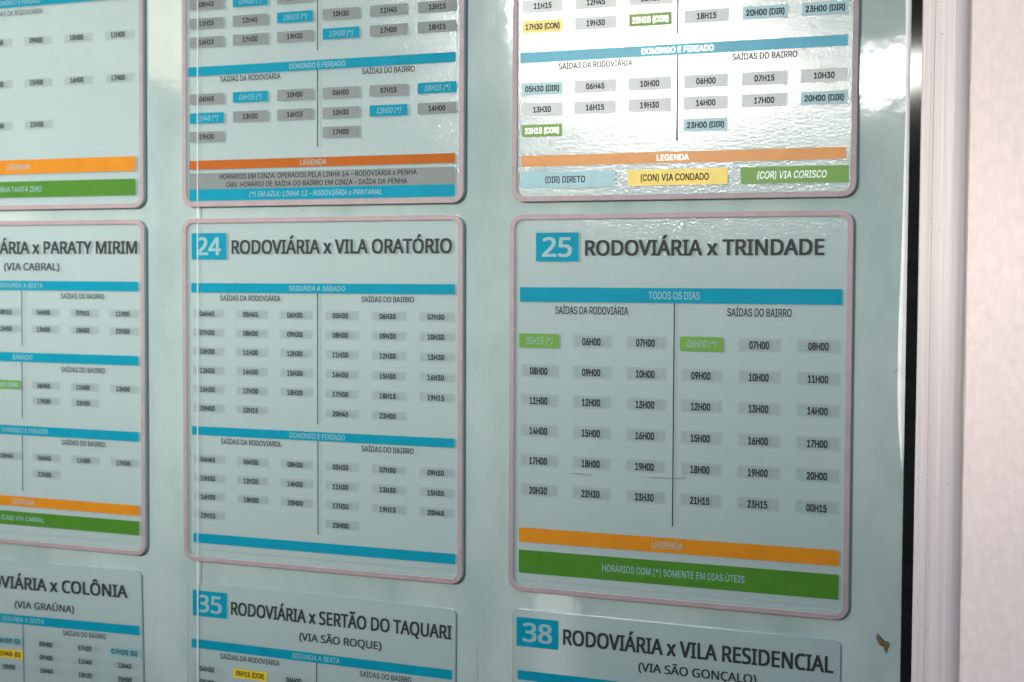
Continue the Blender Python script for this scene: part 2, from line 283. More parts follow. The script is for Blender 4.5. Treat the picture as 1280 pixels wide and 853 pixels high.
    '9': (227, [113,258,128,257,142,253,155,247,166,239,176,229,184,217,190,204,193,189,194,173,194,161,191,148,186,135,180,120,170,103,158,84,100,0,65,0,151,124,154,124,151,119,148,115,144,111,139,107,134,104,128,101,122,99,116,98,109,97,94,98,81,102,69,107,58,114,49,124,41,134,36,147,33,161,32,176,33,191,36,205,42,218,50,230,60,239,71,247,84,253,98,257,113,230,104,229,95,227,87,223,80,218,74,211,69,204,66,195,63,186,63,176,63,166,66,156,69,148,74,140,80,134,87,129,95,125,104,122,113,122,123,122,131,125,139,129,146,134,152,140,157,147,161,156,163,165,164,175,163,185,161,195,157,204,152,211,146,218,139,223,131,227,123,229,139,107], [34,33,58,35,34,58,58,57,35,57,56,35,36,35,56,37,36,56,56,55,37,55,54,37,38,37,54,39,38,54,54,53,39,53,52,39,40,39,52,41,40,52,43,50,49,49,44,43,64,28,27,46,0,47,28,64,63,45,48,47,47,0,45,28,63,29,63,62,29,30,29,62,61,30,62,44,49,48,48,45,44,15,22,16,30,61,31,61,60,31,32,31,60,60,59,32,33,32,59,58,33,59,41,52,51,42,41,51,51,50,42,50,43,42,65,26,25,24,23,66,65,25,24,24,66,65,1,81,80,21,20,18,18,68,67,79,2,80,1,80,2,14,13,19,13,12,19,70,19,12,71,70,12,12,11,71,72,71,11,11,10,72,10,9,72,73,72,9,9,8,73,74,73,8,75,74,8,8,7,75,7,6,75,76,75,6,6,5,76,15,14,22,21,22,14,20,21,14,14,19,20,18,20,19,68,18,19,69,68,19,19,70,69,76,5,77,5,4,77,78,77,4,4,3,78,79,78,3,2,79,3,64,27,26,26,65,64,0,46,81,81,1,0,66,23,67,82,18,23,18,67,23,21,18,22,18,82,22,17,16,22,17,22,82]),
    ':': (94, [48,-2,42,-1,36,1,31,4,28,9,26,15,25,20,26,27,28,32,31,37,36,40,42,43,48,43,54,43,59,40,64,37,68,32,70,27,71,20,70,15,68,9,64,4,59,1,54,-1,48,135,42,136,36,138,31,142,28,147,26,152,25,158,26,164,28,170,31,174,36,178,42,180,48,181,54,180,59,178,64,174,68,170,70,164,71,158,70,152,68,147,64,142,59,138,54,136], [6,5,7,29,31,30,12,11,10,34,33,35,4,3,2,5,4,2,2,1,5,1,12,5,7,5,12,12,10,7,8,7,10,9,8,10,27,26,28,26,25,28,29,28,25,35,33,31,32,31,33,22,14,23,17,19,18,42,41,43,45,44,43,39,45,43,43,41,39,40,39,41,22,21,20,20,19,22,14,22,19,19,17,14,17,16,14,15,14,16,47,46,45,38,37,39,1,0,23,23,14,1,12,1,14,14,13,12,24,47,25,47,45,25,29,25,45,31,29,45,45,39,31,35,31,39,39,37,35,37,36,35]),
    'A': (240, [8,0,101,254,138,254,231,0,198,0,144,151,140,161,136,173,132,186,127,201,122,219,116,239,123,239,117,219,111,201,106,185,102,172,98,161,95,151,43,0,55,71,55,99,185,99,185,71,120,227,77,99,163,99,173,71,67,71], [0,19,20,21,18,17,0,20,21,1,16,15,1,15,14,14,13,1,13,11,1,16,1,17,21,17,1,0,21,1,8,7,2,8,2,9,10,9,2,12,10,2,4,3,23,3,22,23,6,5,22,2,7,6,6,22,2,22,3,2,28,25,20,11,13,24,11,24,12,1,11,12,12,2,1,26,27,23,10,12,24,25,28,26,18,21,25,21,20,25,22,5,26,23,22,26,4,23,27,27,26,28,20,19,28]),
    'B': (228, [30,0,30,254,121,254,137,253,152,250,164,245,175,239,184,230,190,221,195,210,198,199,199,187,198,177,197,168,193,160,189,153,184,148,178,143,172,139,165,136,157,133,157,131,166,130,174,127,182,123,189,117,196,110,201,102,205,92,208,81,209,68,208,56,205,44,200,33,193,24,184,16,172,9,158,4,142,1,123,0,62,29,122,29,140,30,154,34,165,40,172,48,176,58,178,68,177,77,175,85,171,92,166,99,160,104,153,109,144,113,135,115,124,115,62,115,62,143,119,143,128,143,136,145,144,148,151,152,157,157,162,163,165,170,167,178,168,186,167,197,163,206,156,214,147,221,135,225,120,226,62,226], [40,57,0,1,0,57,74,2,75,59,58,57,1,57,58,58,75,1,75,2,1,60,56,55,41,39,38,38,42,41,60,55,61,40,0,39,39,41,40,59,57,56,56,60,59,73,3,74,2,74,3,53,21,54,63,62,20,20,19,63,19,64,63,72,71,5,4,72,5,42,38,37,37,43,42,54,21,55,61,55,21,21,20,61,20,62,61,72,4,73,3,73,4,34,33,45,33,32,45,46,45,32,32,31,46,47,46,31,31,30,47,30,29,47,48,47,29,29,28,48,49,48,28,28,27,49,50,49,27,27,26,50,26,25,50,51,50,25,24,51,25,14,13,67,13,12,67,68,67,12,12,11,68,11,10,68,69,68,10,10,9,69,43,37,36,44,43,36,36,35,44,35,34,44,34,45,44,51,24,52,24,23,52,23,22,52,53,52,22,21,53,22,64,19,18,18,17,64,65,64,17,17,16,65,16,15,65,66,65,15,15,14,66,14,67,66,69,9,70,9,8,70,8,7,70,71,70,7,7,6,71,5,71,6]),
    'C': (255, [134,-3,113,-2,93,4,75,12,59,25,46,40,35,58,27,78,22,101,20,127,22,153,27,176,35,197,46,215,59,230,75,242,93,251,113,256,134,258,146,257,158,255,170,252,181,248,191,242,201,236,210,228,217,219,224,209,229,198,234,187,236,174,204,174,202,183,199,190,195,197,190,204,185,209,179,214,172,218,165,222,158,224,150,226,142,228,134,228,119,227,105,223,92,216,80,207,71,196,62,182,57,166,53,148,52,127,53,107,57,88,63,72,71,59,80,47,92,38,105,32,119,28,134,26,142,27,150,28,158,30,165,33,172,36,179,40,185,45,190,51,195,57,199,64,202,72,204,80,236,80,234,68,229,56,224,45,217,36,210,27,201,19,192,12,181,7,170,2,159,-1,146,-3], [6,5,56,56,55,6,7,6,55,55,54,7,8,7,54,54,53,8,9,8,53,52,9,53,9,52,51,10,9,51,51,50,10,11,10,50,50,49,11,12,11,49,49,48,12,13,12,48,47,46,15,59,2,1,45,17,16,2,59,58,45,16,46,15,46,16,0,61,60,85,63,62,18,42,19,85,62,0,61,0,62,42,18,43,44,43,18,0,60,1,59,1,60,17,45,44,44,18,17,2,58,3,58,57,3,4,3,57,5,4,57,56,5,57,13,48,47,14,13,47,47,15,14,40,20,41,64,84,83,83,65,64,39,21,40,20,40,21,38,37,23,22,38,23,65,83,82,66,65,82,82,81,66,81,67,66,38,22,39,21,39,22,78,77,70,71,70,77,77,76,71,72,71,76,76,75,72,73,72,75,75,74,73,30,29,31,32,31,29,29,28,32,33,32,28,28,27,33,34,33,27,27,26,34,67,81,80,68,67,80,80,79,68,69,68,79,79,78,69,78,70,69,34,26,35,26,25,35,36,35,25,25,24,36,37,36,24,23,37,24,63,85,84,84,64,63,41,20,42,19,42,20]),
    'D': (251, [109,0,48,0,48,29,107,29,127,30,144,34,159,40,171,49,182,61,189,75,195,90,198,108,200,128,198,147,195,165,190,180,182,194,172,205,160,214,145,221,129,225,110,226,47,226,47,254,113,254,136,253,157,248,176,239,192,228,206,213,217,196,225,175,229,153,231,128,229,102,224,80,217,59,206,42,192,27,175,15,156,7,134,2,62,254,62,0,30,0,30,254,62,226,62,29], [45,44,22,22,23,45,0,3,43,2,43,47,43,2,1,44,1,2,22,44,2,22,2,46,22,46,42,23,22,42,41,5,4,24,20,25,26,19,18,5,41,40,40,6,5,25,20,19,19,26,25,41,4,0,3,0,4,20,24,21,42,21,24,27,17,28,34,33,11,12,11,33,13,12,33,33,32,13,8,38,37,37,36,8,9,8,36,36,35,9,10,9,35,35,34,10,34,11,10,13,32,14,32,31,14,15,14,31,31,30,15,16,15,30,30,29,16,17,16,29,28,17,29,6,40,39,7,6,39,39,38,7,38,8,7,17,27,18,26,18,27,21,42,46,2,47,46,43,3,47]),
    'E': (209, [30,0,30,254,186,254,186,226,62,226,62,143,178,143,178,114,62,114,62,29,188,29,188,0], [0,9,8,1,0,8,8,5,1,5,4,1,9,0,11,11,10,9,5,8,7,7,6,5,3,2,4,1,4,2]),
    'F': (205, [30,0,30,254,185,254,185,226,62,226,62,139,173,139,173,111,62,111,62,0], [9,8,0,8,5,0,1,0,5,3,2,4,5,8,7,7,6,5,1,5,4,4,2,1]),
    'G': (260, [134,-3,113,-2,93,4,75,13,59,25,45,40,35,58,27,78,22,102,20,127,22,153,27,176,35,197,45,215,59,230,74,242,92,251,112,256,132,258,146,257,158,255,170,252,181,247,192,242,202,235,210,227,218,218,225,208,230,198,234,186,237,174,204,174,201,182,198,190,194,197,189,203,184,208,178,213,172,218,165,221,158,224,150,226,141,227,133,228,118,227,104,223,92,216,80,207,70,196,62,182,57,166,53,148,52,127,53,107,57,88,63,72,71,59,81,47,92,38,105,32,119,28,134,26,148,27,161,31,172,36,183,43,191,51,198,62,203,74,206,87,207,101,217,100,141,100,141,128,239,128,239,100,237,80,233,62,225,45,215,31,203,19,188,9,172,2,154,-2,207,100], [4,56,5,6,5,56,56,55,6,7,6,55,55,54,7,8,7,54,54,53,8,9,8,53,52,9,53,9,52,51,10,9,51,51,50,10,11,10,50,50,49,11,12,11,49,49,48,12,13,12,48,48,14,13,58,57,3,45,17,16,58,3,2,2,59,58,45,16,46,43,18,44,60,1,0,0,61,60,42,19,43,18,43,19,59,2,1,1,60,59,17,45,44,44,18,17,3,57,4,56,4,57,14,48,47,15,14,47,47,46,15,46,16,15,40,20,41,82,64,63,82,63,83,62,83,63,39,21,40,20,40,21,38,37,23,22,38,23,64,82,81,81,65,64,38,22,39,21,39,22,76,75,71,75,74,71,77,76,68,69,68,76,76,71,69,70,84,71,71,74,70,30,29,31,32,31,29,29,28,32,33,32,28,28,27,33,65,81,80,66,65,80,80,79,66,79,78,66,67,66,78,78,77,67,77,68,67,33,27,34,27,26,34,35,34,26,26,25,35,36,35,25,25,24,36,37,36,24,23,37,24,83,62,0,61,0,62,84,70,72,73,72,70,70,74,73,19,42,41,41,20,19,69,71,84]),
    'H': (258, [30,0,30,254,62,254,62,144,196,144,196,254,228,254,228,0,196,0,196,116,62,116,62,0], [0,11,10,1,0,10,10,3,1,3,2,1,9,8,7,7,6,9,4,9,6,6,5,4,3,10,9,9,4,3]),
    'I': (150, [16,0,16,29,59,29,59,226,16,226,16,254,135,254,135,226,91,226,91,29,135,29,135,0], [1,0,2,3,5,4,9,11,10,7,6,8,11,9,0,2,0,9,3,2,9,9,8,3,5,3,8,8,6,5]),
    'J': (198, [93,-3,71,-1,53,5,38,16,26,31,19,50,17,73,17,86,49,86,49,73,50,58,54,47,61,37,70,30,80,26,93,25,105,26,115,30,124,37,131,47,135,58,136,73,136,254,168,254,168,73,166,50,159,31,147,16,132,5,113,-1], [7,6,9,9,8,7,0,14,1,13,1,14,1,13,2,12,2,13,2,12,3,12,11,3,4,3,11,5,4,11,11,10,5,6,5,10,9,6,10,18,17,28,28,17,29,16,29,17,25,24,20,21,20,24,22,21,24,24,23,22,18,28,27,19,18,27,27,26,19,26,25,19,25,20,19,29,16,0,16,15,0,14,0,15]),
    'L': (196, [30,0,30,254,62,254,62,29,181,29,181,0], [1,0,3,3,0,5,5,4,3,1,3,2]),
    'M': (314, [30,0,30,254,76,254,139,94,144,79,150,61,156,42,161,24,154,24,159,41,165,61,171,79,176,94,238,254,284,254,284,0,252,0,252,145,252,163,253,184,253,207,253,229,256,229,254,221,251,213,249,205,241,181,234,161,228,145,171,0,143,0,85,145,80,160,72,181,65,204,56,229,59,229,60,208,60,186,61,164,61,145,61,0,158,36,253,218,59,219], [41,40,0,1,0,40,40,39,1,38,1,39,1,38,37,35,1,37,36,35,44,8,7,42,8,6,5,30,8,5,33,2,34,36,34,2,35,36,2,1,35,2,13,26,25,23,20,14,14,22,23,21,23,22,17,16,15,15,14,17,18,17,14,19,18,14,14,20,19,23,21,43,12,11,28,13,25,24,24,21,13,21,22,13,22,14,13,8,30,29,29,7,8,7,10,9,28,27,12,2,33,32,32,31,3,3,2,32,7,9,42,6,8,42,26,13,27,13,12,27,21,24,43,20,23,43,10,7,29,29,28,11,11,10,29,3,31,4,31,30,4,5,4,30,35,37,44,34,36,44]),
    'N': (262, [30,0,30,254,68,254,172,91,174,87,178,82,181,75,185,69,189,61,194,53,198,45,203,36,207,27,202,27,202,36,201,45,200,54,200,63,200,71,200,79,199,97,199,254,232,254,232,0,193,0,101,145,89,165,84,173,79,181,74,191,54,226,60,227,61,192,62,164,62,145,62,0,202,38,60,215], [35,34,0,1,0,34,34,33,1,33,32,1,30,1,32,30,31,2,1,30,2,5,4,6,31,30,37,2,31,29,24,9,8,9,24,10,12,11,13,11,14,13,11,12,15,12,23,15,19,18,23,23,12,24,12,13,24,10,24,13,13,14,10,14,11,36,15,23,16,17,16,23,23,18,17,19,23,20,23,22,20,21,20,22,24,8,6,8,7,6,29,28,2,25,3,26,3,2,26,27,26,2,28,27,2,11,15,36,10,14,36,3,25,4,25,24,4,6,4,24,30,32,37,29,31,37]),
    'O': (267, [133,-3,112,-2,93,4,75,12,59,25,46,40,35,58,27,78,22,101,20,127,22,153,27,176,35,197,46,215,59,230,75,242,93,251,112,256,133,258,155,256,174,251,192,242,208,230,221,215,232,197,240,176,245,153,247,127,245,101,240,78,232,58,221,40,208,25,192,12,174,4,155,-2,133,26,148,28,162,32,175,38,186,47,196,58,204,72,210,88,214,106,215,127,214,148,210,166,204,182,196,196,186,207,175,216,162,223,148,227,133,228,119,227,105,223,92,216,81,207,71,196,63,182,57,166,53,148,52,127,53,106,57,88,63,72,71,58,81,47,92,38,105,32,119,28], [7,6,66,66,65,7,8,7,65,65,64,8,9,8,64,64,63,9,63,62,9,10,9,62,62,61,10,11,10,61,61,60,11,12,11,60,2,69,3,58,57,15,0,36,71,0,71,1,70,1,71,55,17,56,16,56,17,1,70,2,69,2,70,56,16,57,15,57,16,3,69,4,69,68,4,68,67,4,5,4,67,6,5,67,66,6,67,12,60,59,13,12,59,59,58,13,14,13,58,58,15,14,18,54,53,34,38,35,35,38,37,52,19,53,18,53,19,50,21,51,20,51,21,33,39,34,38,34,39,51,20,52,19,52,20,30,29,42,43,42,29,29,28,43,44,43,28,28,27,44,45,44,27,46,45,27,27,26,46,47,46,26,26,25,47,48,47,25,25,24,48,39,33,32,40,39,32,41,40,32,32,31,41,31,30,41,30,42,41,48,24,49,24,23,49,50,49,23,23,22,50,21,50,22,35,37,0,36,0,37,54,18,55,17,55,18]),
    'P': (222, [30,0,30,254,118,254,136,253,152,250,166,244,178,236,187,226,195,215,200,202,203,189,204,174,203,159,200,145,195,133,187,121,178,112,166,104,152,98,136,94,118,93,55,93,55,121,116,121,129,122,139,124,149,128,156,133,162,139,167,147,170,155,172,164,172,174,172,184,170,193,167,201,162,208,156,214,148,219,139,223,129,225,116,226,62,226,62,0,62,121,62,93], [43,21,0,21,22,0,1,0,22,20,24,23,42,41,2,21,43,45,22,21,44,22,44,42,1,22,42,42,2,1,39,3,40,25,19,18,18,26,25,38,4,39,3,39,4,24,20,19,19,25,24,2,41,40,40,3,2,16,15,28,29,28,15,15,14,29,14,13,29,30,29,13,13,12,30,31,30,12,12,11,31,32,31,11,33,32,11,11,10,33,34,33,10,10,9,34,35,34,9,9,8,35,8,7,35,36,35,7,7,6,36,26,18,17,27,26,17,17,16,27,16,28,27,36,6,37,6,5,37,38,37,5,4,38,5,20,23,45,23,44,45,21,45,44]),
    'Q': (267, [123,80,156,80,185,42,192,32,234,-24,200,-24,173,13,166,23,133,-3,112,-2,93,4,75,12,59,25,46,40,35,58,27,78,22,101,20,127,22,153,27,176,35,197,46,215,59,230,75,242,93,251,112,256,133,258,155,256,174,251,192,242,208,230,221,215,232,197,240,176,245,153,247,127,245,101,240,78,232,58,221,40,208,25,192,12,174,4,155,-2,133,26,148,28,162,32,175,38,186,47,196,58,204,72,210,88,214,106,215,127,214,148,210,166,204,182,196,196,186,207,175,216,162,223,148,227,133,228,119,227,105,223,92,216,81,207,71,196,63,182,57,166,53,148,52,127,53,106,57,88,63,72,71,58,81,47,92,38,105,32,119,28,201,20,178,6,160,31,183,45], [12,75,13,14,13,75,75,74,14,15,14,74,74,73,15,16,15,73,73,72,16,17,16,72,71,17,72,17,71,70,18,17,70,70,69,18,19,18,69,69,68,19,20,19,68,68,67,20,21,20,67,64,24,65,77,11,10,10,78,77,23,66,65,65,24,23,44,8,45,79,9,8,8,44,79,62,26,63,25,63,26,78,10,9,9,79,78,63,25,64,24,64,25,11,77,12,77,76,12,75,12,76,21,67,66,22,21,66,66,23,22,42,6,43,6,7,43,27,61,60,60,28,27,2,47,3,48,2,3,3,49,48,59,58,29,41,3,6,3,47,6,7,6,47,46,7,47,1,46,47,47,2,83,28,60,59,59,29,28,38,37,50,51,50,37,37,36,51,52,51,36,36,35,52,53,52,35,54,53,35,35,34,54,55,54,34,34,33,55,56,55,33,33,32,56,41,6,81,5,4,41,40,39,3,49,3,39,39,38,49,38,50,49,56,32,57,32,31,57,58,57,31,31,30,58,29,58,30,45,8,43,43,7,45,46,1,0,26,62,61,61,27,26,2,48,83,40,3,80,3,41,80,6,42,81,45,7,82,7,46,82,41,4,80,5,41,81,46,0,82,1,47,83]),
    'R': (224, [30,0,30,254,118,254,136,253,153,250,167,244,178,237,188,227,195,217,200,204,204,191,205,176,204,161,200,148,195,136,188,125,178,116,166,109,152,103,136,100,118,99,48,99,48,128,117,128,129,128,140,130,149,133,156,138,162,143,167,150,170,158,172,167,173,176,172,186,170,194,167,202,162,209,156,215,149,220,140,223,129,225,116,226,62,226,62,0,177,0,115,115,151,115,214,0,62,128,62,99,123,99,157,105], [21,0,43,0,21,22,1,0,22,22,42,1,23,45,24,21,43,49,22,21,49,42,22,48,41,2,42,1,42,2,3,40,39,18,46,19,26,25,46,46,27,26,38,4,39,3,39,4,50,19,45,19,46,45,46,25,24,2,41,40,40,3,2,16,15,28,29,28,15,15,14,29,14,13,29,30,29,13,31,30,13,13,12,31,12,11,31,32,31,11,11,10,32,33,32,10,10,9,33,34,33,9,35,34,9,9,8,35,8,7,35,36,35,7,7,6,36,19,50,44,18,19,44,18,44,51,46,18,51,27,46,17,17,16,27,16,28,27,36,6,37,6,5,37,38,37,5,4,38,5,20,45,49,45,23,48,48,49,45,48,22,49,45,20,50,24,45,46,17,46,51,44,47,51]),
    'S': (223, [112,-4,94,-3,78,0,64,5,51,11,41,20,32,30,25,42,21,54,19,68,52,68,54,59,57,51,62,44,68,38,75,33,83,29,92,27,102,25,112,25,123,25,133,27,143,30,151,34,159,40,165,46,169,53,172,61,173,70,172,77,170,84,166,89,161,94,155,99,148,102,140,106,132,108,122,111,92,120,72,126,56,135,43,145,34,156,28,170,26,186,27,200,31,213,37,224,46,234,57,242,69,249,83,254,97,257,114,258,130,257,145,254,158,249,170,242,180,234,189,224,195,213,199,202,200,189,169,189,166,201,160,211,151,219,140,225,127,228,112,229,102,229,92,227,84,224,76,220,70,215,64,209,61,203,58,195,58,188,58,180,61,173,65,167,71,162,78,158,85,154,92,151,99,149,106,147,132,140,140,137,148,135,156,132,164,128,172,124,179,119,186,113,192,106,197,99,201,90,203,80,204,69,203,56,199,43,193,32,185,21,174,13,162,5,147,0,130,-3], [6,5,13,13,12,6,7,6,12,12,11,7,8,7,11,11,10,8,9,8,10,43,42,80,80,79,43,44,43,79,79,78,44,78,77,44,45,44,77,46,45,77,77,76,46,47,46,76,76,75,47,48,47,75,73,72,50,72,51,50,0,19,18,0,18,1,17,1,18,87,86,38,85,38,86,52,71,70,1,17,2,16,2,17,38,85,39,85,84,39,83,39,84,51,72,71,71,52,51,2,16,3,16,15,3,4,3,15,15,14,4,5,4,14,13,5,14,39,83,40,83,82,40,41,40,82,82,81,41,42,41,81,80,42,81,48,75,74,49,48,74,74,73,49,73,50,49,68,54,53,35,89,36,20,108,21,36,89,37,89,88,37,34,33,92,92,91,34,21,108,107,22,21,107,107,106,22,106,23,22,34,91,35,91,90,35,89,35,90,66,56,67,56,55,67,68,67,55,54,68,55,104,103,25,26,25,103,103,102,26,27,26,102,102,101,27,101,100,27,28,27,100,100,99,28,29,28,99,99,98,29,30,29,98,98,97,30,97,96,30,31,30,96,96,95,31,62,61,63,64,63,61,61,60,64,60,59,64,23,106,105,24,23,105,105,104,24,104,25,24,31,95,32,95,94,32,33,32,94,94,93,33,92,33,93,64,59,65,59,58,65,58,57,65,66,65,57,56,66,57,108,20,0,19,0,20,87,38,37,37,88,87,68,53,69,70,69,53,52,70,53]),
    'T': (224, [16,226,16,254,208,254,208,226,128,226,128,0,96,0,96,226], [1,0,7,3,2,4,7,6,5,5,4,7,1,7,4,4,2,1]),
    'U': (259, [129,-4,110,-3,93,1,77,8,63,17,52,27,42,40,36,54,31,70,30,87,30,254,62,254,62,89,63,77,66,66,70,57,77,48,84,40,94,34,104,29,116,27,129,26,143,27,155,29,165,34,175,40,182,48,188,57,193,66,195,77,196,89,196,254,229,254,229,87,227,70,223,54,216,40,207,27,195,17,182,8,166,1,149,-3], [9,8,13,13,12,9,10,9,12,12,11,10,18,2,19,20,1,0,19,2,1,1,20,19,2,18,3,17,3,18,3,17,4,17,16,4,5,4,16,16,15,5,6,5,15,7,6,15,15,14,7,8,7,14,13,8,14,41,23,22,23,41,40,24,23,40,40,39,24,39,25,24,36,35,28,35,34,28,29,28,34,34,33,29,30,29,33,33,32,30,31,30,32,25,39,38,26,25,38,38,37,26,37,36,26,27,26,36,36,28,27,41,22,0,22,21,0,20,0,21]),
    'V': (240, [102,0,8,254,42,254,96,103,99,94,103,82,108,69,113,53,118,35,124,15,117,15,123,36,129,54,133,69,138,82,142,94,145,103,197,254,231,254,139,0,120,27], [4,3,0,0,3,1,2,1,3,10,8,0,8,7,0,7,6,0,6,5,0,4,0,5,17,16,18,18,16,19,15,19,16,11,9,19,12,11,19,13,12,19,14,13,19,19,15,14,10,0,19,19,9,10,10,9,20,9,11,20,8,10,20]),
    'W': (343, [78,0,8,254,41,254,82,98,84,90,86,81,88,73,93,47,95,38,97,29,98,20,95,20,96,29,98,38,100,47,102,55,104,64,106,73,112,98,153,254,190,254,231,98,233,90,235,81,237,73,243,47,245,38,247,29,249,20,244,20,246,29,248,38,249,47,251,55,253,64,255,73,261,98,302,254,335,254,265,0,228,0,184,161,181,172,178,184,176,196,173,209,170,222,168,237,175,237,172,223,170,210,167,197,165,185,162,173,159,161,115,0,96,31,246,31,171,217], [6,5,0,5,4,0,4,3,0,1,0,3,2,1,3,9,12,10,10,12,11,12,9,56,10,11,0,11,12,0,12,8,0,8,7,0,6,0,7,15,14,55,51,50,19,50,46,19,46,47,19,10,0,55,9,10,55,13,9,55,55,14,13,54,53,18,45,44,20,49,45,20,48,49,20,26,29,30,31,27,28,30,29,28,28,27,30,30,27,57,27,31,57,36,39,38,38,37,36,34,33,39,35,34,39,39,36,35,28,29,39,31,28,39,32,31,39,39,33,32,39,29,40,29,26,40,25,40,26,44,43,20,25,24,40,46,50,58,46,58,49,47,46,49,49,48,47,19,47,48,48,20,19,9,13,56,8,12,56,52,51,19,19,18,53,53,52,19,42,41,21,21,20,42,43,42,20,26,30,57,18,17,54,22,21,41,41,40,23,24,23,40,23,22,41,45,49,58,16,15,55,55,54,17,17,16,55]),
    'X': (237, [9,0,109,142,109,118,15,254,52,254,89,200,94,193,98,186,102,181,105,175,109,170,112,164,115,159,118,153,122,146,116,146,126,164,129,170,132,175,136,181,149,200,187,254,223,254,129,119,129,143,228,0,191,0,146,65,134,83,131,88,128,93,125,98,122,103,119,109,115,116,122,116,116,104,113,98,110,93,106,88,103,83,91,65,46,0,101,130,119,151,137,131], [5,4,3,0,42,41,7,6,5,1,10,9,2,39,38,38,37,2,37,36,2,36,34,2,1,2,34,12,11,1,10,1,11,39,2,40,41,40,2,2,1,43,7,5,1,1,9,7,8,7,9,33,32,35,30,23,31,23,24,14,16,14,24,31,23,32,35,32,23,23,14,35,15,14,44,14,16,44,26,25,27,21,20,22,23,30,29,29,28,23,28,27,23,23,27,45,24,23,45,20,19,24,19,18,24,18,17,24,16,24,17,34,36,33,33,35,34,1,34,35,35,14,1,14,15,1,12,1,15,15,13,12,5,3,1,43,1,3,0,41,43,41,2,43,13,15,44,22,20,45,20,24,45,27,25,45]),
    'Y': (236, [102,0,102,104,8,254,46,254,96,172,101,163,107,155,111,146,116,137,120,127,125,115,112,115,116,127,121,137,126,146,130,155,135,164,140,172,191,254,228,254,134,104,134,0,118,131], [3,2,4,6,1,7,7,1,11,11,12,7,12,8,7,4,2,1,5,4,1,1,6,5,13,9,10,10,14,13,18,17,19,19,17,20,16,20,17,14,10,20,15,14,20,20,16,15,1,0,21,21,20,1,11,1,20,20,10,11,10,9,11,12,11,9,12,9,22,9,13,22,8,12,22]),
    'Z': (219, [21,0,21,23,137,193,142,200,147,208,153,215,159,223,165,230,170,238,174,227,164,227,153,226,143,226,132,226,122,226,111,226,20,226,20,254,198,254,198,231,84,64,79,56,73,48,67,40,49,17,45,27,55,28,66,28,76,28,86,28,97,28,107,29,200,29,200,0,162,227,58,28], [25,24,26,1,0,24,24,25,1,24,0,30,30,29,24,29,28,24,27,24,28,26,24,35,25,26,23,23,22,25,1,25,22,22,21,1,21,20,1,1,20,2,17,16,15,10,6,9,7,10,9,8,7,9,9,19,8,19,18,8,19,2,20,3,2,19,19,9,3,4,3,9,5,4,9,9,6,5,10,7,34,7,8,11,12,11,8,13,12,8,14,13,8,30,0,33,31,30,33,33,32,31,14,8,15,8,18,15,17,15,18,7,11,34,6,10,34,24,27,35,23,26,35]),
    'x': (189, [10,0,86,109,86,86,14,190,50,190,74,153,80,144,85,135,90,127,94,119,99,111,104,103,88,103,93,111,97,119,101,127,106,135,111,144,117,153,141,190,176,190,104,84,104,107,179,0,143,0,115,43,110,51,105,60,100,68,96,76,91,83,86,91,102,91,98,83,93,76,89,68,85,60,80,51,74,43,46,0,78,98,96,116,112,96,94,78], [39,38,0,4,3,5,12,1,31,2,35,34,34,30,2,31,2,30,1,12,13,13,9,1,9,8,1,35,2,36,37,36,2,38,37,2,0,38,2,31,1,40,5,3,1,6,5,1,7,6,1,1,8,7,21,11,32,29,28,21,33,29,21,21,32,33,11,22,10,14,10,22,22,15,14,19,18,20,24,23,25,21,28,27,27,26,21,26,25,21,25,23,21,11,21,42,20,18,22,18,17,22,17,16,22,15,22,16,30,34,43,30,43,33,33,32,30,31,30,32,12,31,32,32,11,12,13,12,11,11,10,13,13,10,41,1,3,40,0,2,40,2,31,40,10,14,41,9,13,41,21,23,42,20,22,42,22,11,42,29,33,43]),
    'Á': (240, [8,0,101,254,138,254,231,0,198,0,144,151,140,161,136,173,132,186,127,201,122,219,116,239,123,239,117,219,111,201,106,185,102,172,98,161,95,151,43,0,55,71,55,99,185,99,185,71,106,279,130,329,164,329,131,279,120,227,77,99,163,99,173,71,67,71], [0,19,20,21,18,17,17,1,21,0,20,21,21,1,0,11,13,28,1,17,16,16,15,1,15,14,1,14,13,1,13,11,1,7,2,8,8,2,9,4,3,23,22,23,3,6,5,22,2,7,6,6,22,2,22,3,2,25,27,26,32,29,20,9,2,10,2,12,10,11,28,12,1,11,12,12,2,1,27,25,24,30,31,23,10,12,28,29,32,30,18,21,29,21,20,29,22,5,30,23,22,30,4,23,31,31,30,32,20,19,32]),
